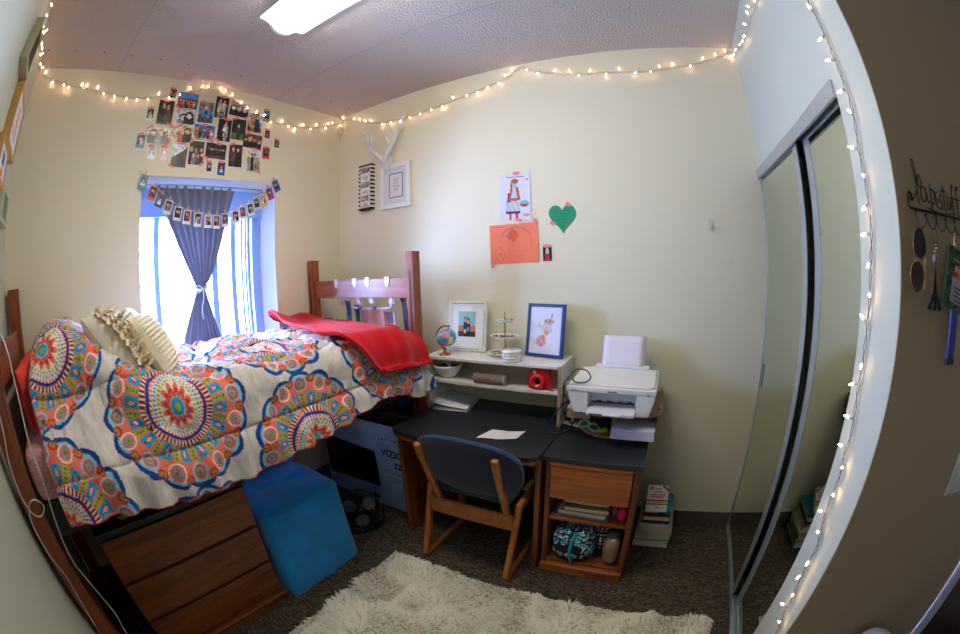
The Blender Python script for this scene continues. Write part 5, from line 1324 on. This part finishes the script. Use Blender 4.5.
mb = MB(); mb.prism([(a*.97+.006, b*.97-.006) for a, b in hp[::-1]], (1.748, D-.0002, 1.830), X_, Z_, (0, -1, 0), .0010); mb.build('backing', mat('kraft_card', (150, 128, 90), .8), ht)
mb = MB()
for zz, w in ((1.862, .085), (1.845, .095), (1.828, .06), (1.812, .07), (1.795, .05)):
    n = int(w/.007)
    for k in range(n): mb.box(1.748-w/2+k*.007, 1.748-w/2+k*.007+.0045, D-.0031, D-.0027, zz, zz+.0035+.002*(k % 2))
mb.build('pencil_writing', mat('pencil', (14, 110, 78), .7), ht)
for x, z, q in ((1.785, 1.900, -25), (1.690, 1.795, -30)):
    q = math.radians(q); mb = MB(); mb.obox((x, D-.0035, z), (math.cos(q), 0, math.sin(q)), (-math.sin(q), 0, math.cos(q)), (0, 1, 0), .028, .020, .0005); mb.build('tape', M_pinkt, ht)
def sant(u, v):
    return people(DRK, [(.5, .66, .15, RED, SK, WHT)], rgb(120, 30, 30), .2)(u, v)
dpaper('snapshot', 1.652, 1.624, .052, .082, 0, sant, 'small dark snapshot taped right of the orange drawing', 'photo', 16, 22, 0, tapes=((0, 1.08, 2),))
hk = MB(); hk.obox((2.578, D-.002, 1.775), X_, Z_, (0, 1, 0), .020, .060, .003); hk.tube(smooth_path([(2.578, D-.004, 1.765), (2.578, D-.020, 1.752), (2.578, D-.026, 1.765), (2.578, D-.024, 1.775)]), .0035, 6)
tag(hk.build('adhesive_hook', mat('clear_plastic', (214, 212, 200), .15)), 'small clear adhesive hook stuck on the empty right part of the desk wall', 'hook')

# ----- frames on the left wall (y = 0), seen edge on
def lwall(name, x0, x1, z0, z1, dp, mfr, mface, lab, mat_face2=None):
    r = thing(name, ((x0+x1)/2, 0, z0), lab, 'picture frame', 'frames on the left wall')
    pc = frame_parts(r, ((x0+x1)/2, .001, (z0+z1)/2), Vector((-1, 0, 0)), Vector(Z_), Vector((0, 1, 0)), x1-x0, z1-z0, .022, dp, mfr, mface, .005)
    return r, pc
M_oak = mat('light_oak_frame', (196, 150, 88), .5, var=(12, .15)); M_grn = mat('greenish_white_frame', (186, 190, 170), .6); M_dkp = mat('dark_print', (44, 44, 52), .5, var=(20, .5))
lwall('canvas_print', .60, .80, 2.46, 2.645, .045, mat('grey_oak_frame', (176, 172, 140), .5), M_dkp, 'dark canvas with pale wooden edge, uppermost on the left wall')
r, pc = lwall('picture_frame', .30, .62, 2.20, 2.45, .045, M_oak, M_matb, 'oak framed pink lettered print below the dark canvas on the left wall')
mb = MB()
for k in range(5): mb.box(.40+.01*k, .54-.012*k, pc.y, pc.y+.0008, 2.26+.030*k, 2.272+.030*k)
mb.build('lettering', mat('dusty_pink_ink', (216, 140, 134), .6), r)
r, pc = lwall('picture_frame', .50, .74, 2.03, 2.19, .045, M_oak, M_matb, 'oak framed print with blue and orange strokes, nearest on the left wall')
mb = MB(); mb.box(.58, .66, pc.y, pc.y+.0008, 2.10, 2.15, 0); mb.box(.59, .65, pc.y, pc.y+.0008, 2.06, 2.09, 1); mb.build('strokes', [mat('blue_stroke', (60, 110, 170), .6), mat('orange_stroke', (220, 130, 70), .6)], r)
lwall('canvas_print', .22, .42, 1.93, 2.08, .04, M_grn, mat('greenish_print', (120, 130, 120), .6, var=(20, .3)), 'pale green-grey canvas, lowest of the frames on the left wall')

# ----- hooks over the footboard, hangers with clothes
M_hkw = mat('white_hook_plastic', (228, 226, 232), .35)
for i, (x, lab) in enumerate(((.300, 'white over-rail hook nearest the window on the footboard'), (.480, 'white over-rail hook, second from the window'), (.595, 'white over-rail hook, third from the window'), (.760, 'white over-rail hook nearest the room on the footboard'))):
    mb = MB(); mb.prism([(-.019, .055), (.019, .055), (.019, .022), (.011, .000), (0, -.008), (-.011, .000), (-.019, .022)], (x, 2.2375, 1.470), X_, Z_, (0, -1, 0), .004)
    mb.box(x-.018, x+.018, 2.2335, 2.268, 1.516, 1.5205); mb.box(x-.016, x+.016, 2.264, 2.268, 1.36, 1.5165); mb.tube(smooth_path([(x, 2.266, 1.37), (x, 2.28, 1.35), (x, 2.30, 1.36), (x, 2.302, 1.38)]), .006, 8)
    tag(mb.build('rail_hook', M_hkw, bevel=.001), lab, 'hook', 'white hooks over the footboard rail')
hg = thing('clothes_hanger', (.53, 2.31, 1.33), 'white plastic clip hanger behind the footboard rail', 'hanger')
mb = MB(); mb.tube(smooth_path([(.36, 2.31, 1.395), (.37, 2.31, 1.345), (.40, 2.31, 1.325), (.55, 2.31, 1.32), (.70, 2.31, 1.325), (.73, 2.31, 1.345), (.74, 2.31, 1.395)], 5), .008, 8)
for x in (.455, .585): mb.tube([(x, 2.31, 1.325), (x, 2.31, 1.41)], .006, 6)
mb.build('hanger_bar', M_hkw, hg)
for x in (.455, .585):
    mb = MB(); mb.obox((x, 2.302, 1.325), X_, Z_, (0, 1, 0), .03, .018, .012); mb.build('clip', mat('clip_blue', (70, 100, 160), .4), hg, bevel=.002)
def cloth(name, x0, x1, z0, z1, y, m, lab, cat, ruff=0):
    mb = MB(); mb.grid(lambda s, t: (x0+(x1-x0)*s+.01*math.sin(t*5), y+.012*math.sin(s*11+t*3), z1+(z0-z1)*t+ruff*math.sin(s*9)*t), 16, 16); tag(mb.build(name, m, solid=.003), lab, cat)
cloth('camisole', .43, .66, .95, 1.312, 2.325, mat('nude_satin', (214, 150, 138), .5), 'nude pink camisole on the clip hanger behind the footboard', 'camisole')
cloth('lace_top', .60, .73, .98, 1.30, 2.345, mat('lilac_lace', (206, 200, 226), .7, bump=(60, .6)), 'pale lilac lace top hanging beside the nude camisole', 'top', .02)
cloth('scarf', .29, .35, .95, 1.37, 2.32, mat('blue_floral', (90, 130, 190), .7, var=(40, .6)), 'narrow blue patterned scarf hanging at the window end behind the footboard', 'scarf')
cloth('teal_top', .36, .42, .95, 1.34, 2.335, mat('teal_grey_cloth', (70, 120, 140), .7, var=(20, .4)), 'teal garment hanging left of the nude camisole', 'top')
mb = MB(); mb.beam((.825, 2.31, 1.40), (.845, 2.325, .98), .034, .006, up=(0, 1, 0)); mb.tube([(.80, 2.312, 1.39), (.905, 2.33, 1.15), (.91, 2.33, .98)], .006, 6)
tag(mb.build('belt', mat('dark_navy_leather', (24, 34, 60), .45)), 'dark navy belt hanging near the bed post', 'belt')

# ================================================================= STRING LIGHTS
M_bulb = mat('warm_bulb', (255, 220, 180), .3, emit=((1.0, 0.60, 0.36), 12.0))
M_sock = mat('pale_bulb_socket', (206, 198, 190), .5); M_wire = mat('grey_green_wire', (176, 172, 160), .5); M_wire2 = mat('slate_wire', (110, 110, 130), .5)
def string_light(name, label, routes, normals_, spacing, seed, wm, bulbs_max=100, twist=.006):
    rg = random.Random(seed); P = []; Nn = []
    for pts, nv in zip(routes, normals_):
        q = smooth_path(pts, 10); P += q; Nn += [Vector(nv)]*len(q)
    root = thing(name, tuple(P[len(P)//2]), label, 'string lights')
    # two twisted strands
    for ph in (0, PI):
        path = []
        acc = 0
        for i, p in enumerate(P):
            if i: acc += (P[i]-P[i-1]).length
            t = (P[min(i+1, len(P)-1)]-P[max(i-1, 0)]).normalized(); n = Nn[i]; b = t.cross(n)
            path.append(p+n*(.004+.003*math.sin(acc*60+ph))+b*twist*math.cos(acc*60+ph))
        mb = MB(); mb.tube(path, .0014, 5); mb.build('wire', wm, root)
    acc = 0; nxt = .03; k = 0
    for i in range(1, len(P)):
        seg = P[i]-P[i-1]; acc += seg.length
        while acc > nxt and k < bulbs_max:
            p = P[i]; t = seg.normalized(); n = Nn[i]; b = t.cross(n)
            a = rg.choice((-1, 1)); d = (b*a*rg.uniform(.5, 1)+t*rg.uniform(-.5, .5)+n*rg.uniform(.15, .9)).normalized()
            p = p+n*.006
            mb = MB(); mb.lathe([(0, 0), (.0042, .001), (.0042, .014), (.003, .016)], p, 8, 0, axis=d)
            mb.lathe([(.0030, .014), (.0036, .018), (.0034, .024), (.0016, .030), (0, .033)], p, 8, 1, axis=d)
            mb.build('bulb', [M_sock, M_bulb], root); k += 1
            nxt += spacing*rg.uniform(.75, 1.25)
    return root
sl_left = [(1.25, .008, 2.83), (.80, .008, 2.80), (.74, .008, 2.72), (.45, .008, 2.76), (.20, .008, 2.78), (.03, .010, 2.80)]
sw = [(.010, .03, 2.800), (.008, .255, 2.739), (.008, .513, 2.702), (.008, .76, 2.679), (.008, .952, 2.704), (.008, 1.15, 2.766), (.008, 1.336, 2.812), (.008, 1.48, 2.785), (.008, 1.618, 2.712), (.008, 1.769, 2.678), (.008, 1.979, 2.663), (.008, 2.191, 2.681), (.008, 2.343, 2.722), (.012, 2.545, 2.800)]
sd = [(.03, D-.008, 2.810), (.078, D-.008, 2.815), (.306, D-.008, 2.716), (.508, D-.008, 2.666), (.719, D-.008, 2.649), (.945, D-.008, 2.667), (1.146, D-.008, 2.693), (1.321, D-.008, 2.726), (1.461, D-.008, 2.761), (1.559, D-.008, 2.816), (1.661, D-.008, 2.764), (1.882, D-.008, 2.702), (2.087, D-.008, 2.689), (2.283, D-.008, 2.678), (2.447, D-.008, 2.691), (2.657, D-.008, 2.731), (2.870, D-.010, 2.81)]
sc_ = [(W-.010, 2.545, 2.80), (W-.008, 2.377, 2.740), (W-.008, 2.063, 2.672), (W-.008, 1.902, 2.667), (W-.008, 1.70, 2.66), (W-.008, 1.50, 2.72)]
string_light('string_lights', 'glowing warm mini lights strung under the ceiling of the left wall', [sl_left], [(0, 1, 0)], .075, 1, M_wire)
string_light('string_lights', 'glowing warm mini lights strung along the window wall over the photo collage', [sw], [(1, 0, 0)], .070, 2, M_wire)
string_light('string_lights', 'glowing warm mini lights strung along the top of the desk wall', [sd, sc_], [(0, -1, 0), (-1, 0, 0)], .085, 3, M_wire)
sj = [(1.325, 2.45), (1.313, 2.318), (1.305, 2.211), (1.300, 2.126), (1.296, 2.051), (1.288, 1.990), (1.293, 1.930), (1.306, 1.857), (1.301, 1.788), (1.296, 1.708), (1.298, 1.639), (1.308, 1.569), (1.310, 1.495), (1.315, 1.421), (1.318, 1.348), (1.319, 1.272), (1.302, 1.171), (1.309, 1.112), (1.296, 1.051), (1.303, .970), (1.292, .903), (1.262, .837), (1.270, .772), (1.264, .708), (1.250, .649), (1.240, .568), (1.205, .516), (1.20, .42), (1.22, .3)]
string_light('string_lights', 'glowing warm mini lights hanging down the white wall edge beside the mirror closet', [[(W-.008, y, z) for y, z in sj]], [(-1, 0, 0)], .075, 4, M_wire2, twist=.004)

# ================================================================= WIRE RACK WITH HANGING THINGS (hall wall, y = YC)
M_iron = mat('dark_wire_iron', (58, 50, 42), .4, metal=.7)
rk = thing('wall_hook_rack', (3.03, YC, 1.70), 'dark wire script-lettered key rack on the shaded brown wall', 'hook rack')
yr = YC-.012
mb = MB(); mb.tube(smooth_path([(2.936, yr, 1.730), (2.927, yr, 1.738), (2.919, yr, 1.724), (2.922, yr, 1.706), (2.940, yr, 1.703), (3.00, yr, 1.703), (3.10, yr, 1.703), (3.20, yr, 1.703), (3.30, yr, 1.703)], 6), .0032, 8); mb.ball((2.934, yr, 1.724), .006, 10)
for x in (2.96, 3.12): mb.tube([(x, yr, 1.703), (x, YC, 1.703)], .003, 6)
mb.build('rail', M_iron, rk)
# script wire letters
L = []
def wl(pts): L.append(smooth_path([(2.936+x*1.22, yr, 1.714+z*1.08) for x, z in pts], 5))
wl([(0, .008), (.012, .018), (.020, .040), (.022, .075), (.018, .090), (.014, .085), (.018, .05), (.020, .01), (.024, .0)])
wl([(.022, .045), (.030, .062), (.036, .045), (.030, .035), (.022, .042)])
wl([(.044, .036), (.034, .038), (.030, .018), (.038, .008), (.046, .018), (.047, .038), (.050, .010), (.058, .012)])
wl([(.062, .048), (.062, .006), (.060, -.006)]); wl([(.062, .036), (.074, .034), (.074, .012), (.064, .008)])
wl([(.084, .034), (.078, .030), (.080, .020), (.086, .018), (.078, .008), (.088, .000)])
wl([(.098, .034), (.092, .020), (.100, .014), (.098, .002), (.092, .004)])
wl([(.108, .050), (.108, .006), (.114, .002)]); wl([(.100, .040), (.116, .040)])
wl([(.120, .032), (.120, .008), (.128, .006), (.132, .030), (.134, .006)])
wl([(.142, .050), (.146, .056), (.140, .052), (.140, -.008)]); wl([(.134, .030), (.150, .030)])
wl([(.160, .050), (.166, .056), (.158, .052), (.158, -.008)]); wl([(.150, .030), (.170, .030)])
mb = MB(); [mb.tube(p, .0018, 6) for p in L]; mb.tube(smooth_path([(2.992, yr, 1.712), (3.02, yr, 1.707), (3.06, yr, 1.706), (3.11, yr, 1.712)], 4), .0018, 6)
mb.build('script_lettering', M_iron, rk)
for i in range(7):
    x = 2.943+i*.0395
    mb = MB(); mb.tube(smooth_path([(x, yr, 1.703), (x-.001, yr-.004, 1.685), (x+.001, yr-.014, 1.668), (x+.003, yr-.026, 1.664), (x+.006, yr-.034, 1.672), (x+.007, yr-.035, 1.686)], 5), .0022, 8); mb.ball((x+.007, yr-.035, 1.689), .0045, 10); mb.build('hook', M_iron, rk)
# sunglasses hanging vertically
sn = thing('sunglasses', (2.935, YC-.04, 1.53), 'gold aviator sunglasses hanging from the first hook of the wire rack', 'sunglasses')
M_lens = mat('brown_lens', (46, 22, 16), .03, coat=.6); M_gwire = mat('gold_wire', (200, 160, 110), .25, metal=1)
def lens(cz, cx, h, w):
    return [(cx+w*math.cos(a)*(1-.15*math.sin(a)*(1 if cz > 1.59 else -1)), cz+h*math.sin(a)) for a in [k*2*PI/32 for k in range(32)]]
for cz, cxl in ((1.630, 2.922), (1.563, 2.911)):
    pl = lens(cz, cxl, .0295, .0225); y0 = YC-.045
    mb = MB(); mb.prism(pl, (0, y0, 0), X_, Z_, (0, -1, 0), .0015); lo_ = mb.build('lens', M_lens, sn)
    mb = MB(); mb.tube([(x, y0, z) for x, z in pl], .0011, 6, closed=True); mb.build('rim', M_gwire, lo_)
mb = MB(); mb.tube(smooth_path([(2.916, YC-.045, 1.603), (2.910, YC-.050, 1.5965), (2.913, YC-.045, 1.590)]), .0012, 6); mb.tube([(2.906, YC-.045, 1.607), (2.902, YC-.045, 1.588)], .0010, 6); mb.build('bridge', M_gwire, sn)
for z0_, z1_ in ((1.655, 1.655), (1.540, 1.545)):
    mb = MB(); mb.tube(smooth_path([(2.938, YC-.045, z0_), (2.950, YC-.030, z1_-.01), (2.962, YC-.018, 1.60), (2.958, YC-.014, 1.585)] if z0_ < 1.6 else [(2.938, YC-.045, z0_), (2.946, YC-.03, 1.662), (2.952, YC-.016, 1.63), (2.950, YC-.014, 1.60)]), .0011, 6); mb.build('temple', M_gwire, sn)
# keyring with tower charm
ky = thing('keyring', (2.987, YC-.04, 1.49), 'keyring with gold charms and a black tower figure on the second hook', 'keyring')
mb = MB(); mb.tube([(2.985+.011*math.cos(a*PI/12), YC-.040, 1.650+.0155*math.sin(a*PI/12)) for a in range(24)], .0016, 6, closed=True); mb.build('split_ring', mat('bronze', (120, 84, 50), .35, metal=.9), ky)
mb = MB()
for k, (dx, z) in enumerate(((0, 1.632), (.004, 1.625), (-.003, 1.618), (.003, 1.611), (-.001, 1.604), (.001, 1.597))): mb.ball((2.986+dx, YC-.040, z), .0042, 8)
mb.build('charm_chain', M_gwire, ky)
mb = MB(); mb.ball((2.980, YC-.042, 1.603), .009, 12, sc=(.8, .5, 1.1)); mb.build('pendant', mat('steel_blue_glass', (130, 140, 160), .15), ky)
M_tow = mat('black_metal_tower', (22, 22, 26), .3, metal=.5)
tx, tz = 2.984, 1.500; mb = MB()
def sq(hw0, z0, hw1, z1):
    v = [(tx+a*h, YC-.040+b*h, z) for h, z in ((hw0, z0), (hw1, z1)) for a, b in ((-1, -1), (1, -1), (1, 1), (-1, 1))]
    mb.add(v, [(0, 1, 2, 3), (4, 7, 6, 5), (0, 4, 5, 1), (1, 5, 6, 2), (2, 6, 7, 3), (3, 7, 4, 0)])
sq(.0085, tz+.024, .0060, tz+.030); sq(.0052, tz+.030, .0030, tz+.050); sq(.0042, tz+.050, .0042, tz+.053); sq(.0026, tz+.053, .0009, tz+.088)
for a in (-1, 1):
    for b in (-1, 1):
        mb.tube([(tx+a*.0115, YC-.040+b*.0115, tz), (tx+a*.0085, YC-.040+b*.0085, tz+.012), (tx+a*.0050, YC-.040+b*.0050, tz+.028)], [.0056, .0048, .0036], 8)
mb.build('tower_charm', M_tow, ky)
# patterned card holder on the fourth hook
wl_ = thing('lanyard_wallet', (3.066, YC-.04, 1.48), 'green patterned card holder with a clear card window on the fourth hook', 'wallet')
mb = MB(); mb.tube(smooth_path([(3.067, YC-.044, 1.664), (3.066, YC-.042, 1.65), (3.066, YC-.042, 1.636)]), .0035, 6); mb.build('clasp', M_gwire, wl_)
Uw = Vector((.97, 0, -.22)).normalized(); Vw = Vector((.22, 0, .97)).normalized(); cw = Vector((3.075, YC-.040, 1.565))
mb = MB()
def wcol(u, v): return lin((70, 110, 60)) if (math.sin(u*34+4*math.sin(v*21))*math.sin(v*40+3*math.sin(u*17))) > -.1 else lin((26, 40, 40))
mb.obox(cw, Uw, Vw, (0, -1, 0), .095, .128, .008, 0, lin((40, 70, 44))); mb.picture(cw+Vector((0, -.0046, 0)), Uw, Vw, .095, .128, 30, 40, wcol); mb.build('pouch', mat('print_cloth', (255, 255, 255), .7, attr=True), wl_, bevel=.001)
mb = MB(); mb.obox(cw+Vector((.003, -.0050, -.005)), Uw, Vw, (0, -1, 0), .056, .090, .0008, 0, lin((176, 166, 176)))
mb.picture(cw+Vector((.003, -.0056, .020)), Uw, Vw, .048, .034, 12, 8, people(rgb(60, 70, 90), [(.3, .6, .2, RED, SK, HB), (.7, .6, .2, ORA, SK, HBL)]))
mb.build('card', MATS['print_cloth'], wl_)
mb = MB()
for k in range(4): mb.obox(cw+Vector((.001, -.0058, -.018-.009*k)), Uw, Vw, (0, -1, 0), .042-.006*(k % 2), .003, .0004)
mb.build('card_print', M_ink, wl_)
tb_ = thing('plastic_tube', (3.066, YC-.043, 1.386), 'blue plastic tube with black cap hanging below the green card holder', 'tube')
mb = MB(); mb.box(3.050, 3.082, YC-.046, YC-.040, 1.400, 1.505); mb.build('tube_body', mat('royal_blue_plastic', (44, 60, 150), .3), tb_, bevel=.002)
mb = MB(); mb.box(3.048, 3.084, YC-.048, YC-.038, 1.386, 1.400); mb.build('cap', M_fblk, tb_, bevel=.002)
# light switch
sw_ = thing('light_switch', (3.33, YC, 1.02), 'ivory light switch plate at the right edge on the brown wall', 'light switch')
MB().box(3.283, 3.375, YC-.007, YC-.0003, 1.018, 1.142).build('switch_plate', mat('ivory_plastic', (214, 206, 196), .35), sw_, bevel=.003)
MB().box(3.318, 3.340, YC-.013, YC-.006, 1.062, 1.098).build('toggle', MATS['ivory_plastic'], sw_, bevel=.002)
# white bin by the hall wall
bn = MB(); bn.lathe([(0, 0), (.08, 0), (.095, .50), (.10, .51), (.09, .53), (.05, .545), (0, .55)], (3.27, 1.04, 0.001), 28)
tag(bn.build('waste_bin', mat('bin_white', (196, 200, 214), .4)), 'white bin whose rounded lid shows at the bottom by the brown wall', 'bin')

# ================================================================= CHARGER CORDS ON THE BED POST
M_cord = mat('white_cable', (214, 210, 204), .5)
p1 = [(1.06, .09, 1.56), (1.00, .138, 1.508), (1.0, .160, 1.455), (1.0, .165, 1.416), (1.0, .170, 1.306), (1.0, .164, 1.194), (1.0, .165, 1.059), (1.0, .142, .909), (1.0, .129, .787), (1.0, .147, .681), (1.0, .166, .531), (1.0, .150, .413), (1.0, .14, .2)]
mb = MB(); mb.tube(smooth_path(p1, 6), .0028, 6); tag(mb.build('charger_cord', M_cord), 'white charger cord hanging between the bed post and the quilt', 'cable')
p2 = [(.992, .07, 1.40), (.990, .066, 1.245), (.990, .048, 1.156), (.990, .042, 1.047), (.990, .058, .979), (.992, .090, .960), (.994, .118, .978), (.994, .120, 1.000), (.994, .095, 1.018), (.992, .066, 1.010), (.990, .045, .975), (.990, .035, .930), (.990, .040, .821), (.990, .058, .723), (.990, .047, .591), (.990, .032, .452), (.990, .03, .25)]
mb = MB(); mb.tube(smooth_path(p2, 6), .0028, 6); tag(mb.build('charger_cord', M_cord), 'white cord with a small loop running down the near bed post', 'cable')

# ================================================================= SHAG RUG
rug = thing('shag_rug', (1.92, 1.12, 0), 'cream white shag rug on the dark carpet in front of the chair', 'rug')
RX0, RX1, RY0, RY1 = 1.045, 2.800, .50, 1.735
MB().box(RX0+.01, RX1-.01, RY0+.01, RY1-.01, 0.0005, .008).build('backing', mat('rug_backing', (190, 180, 160), .9), rug)
NB = 60000
bx = RNG.uniform(RX0+.005, RX1-.005, NB); by = RNG.uniform(RY0, RY1-.005, NB)
flow = 2*PI*vnoise(bx*5, by*5, 71)*1.6+.8; cl = vnoise(bx*16, by*16, 72); cl2 = vnoise(bx*3.5, by*3.5, 75)
lx = np.cos(flow)*.022*(1+cl)+RNG.normal(0, .006, NB); ly = np.sin(flow)*.022*(1+cl)+RNG.normal(0, .006, NB)
hh = .015+.006*cl+.005*cl2+RNG.uniform(-.003, .003, NB); wdt = RNG.uniform(.0022, .0036, NB); ang = RNG.uniform(0, 2*PI, NB)
ux = np.cos(ang)*wdt; uy = np.sin(ang)*wdt
def row(fx, fz, k):
    return np.stack([bx+lx*fx, by+ly*fx, .006+hh*fz], 1), np.stack([ux*k, uy*k, np.zeros(NB)], 1)
vs = []
for fx, fz, k in ((0, 0, 1), (.35, .62, 1), (1.0, 1.0, .45)):
    c, u = row(fx, fz, k); vs += [c-u, c+u]
Vv = np.stack(vs, 1).reshape(-1, 3); b0 = np.arange(NB)[:, None]*6
F = np.concatenate([b0+np.array([[0, 1, 3, 2]]), b0+np.array([[2, 3, 5, 4]])])
shade = (RNG.uniform(-.05, .05, NB)+.10*cl2)[:, None]
base = np.array(lin((254, 248, 232)))[None]*(1+shade); colr = np.repeat(base, 6, 0)
pile = mesh_np('pile', Vv, F, mat('cream_yarn', (226, 216, 194), .9, attr=True, spec=.15), rug, colors=np.clip(colr, 0, 1), smooth=False)
pile['kind'] = 'stuff'
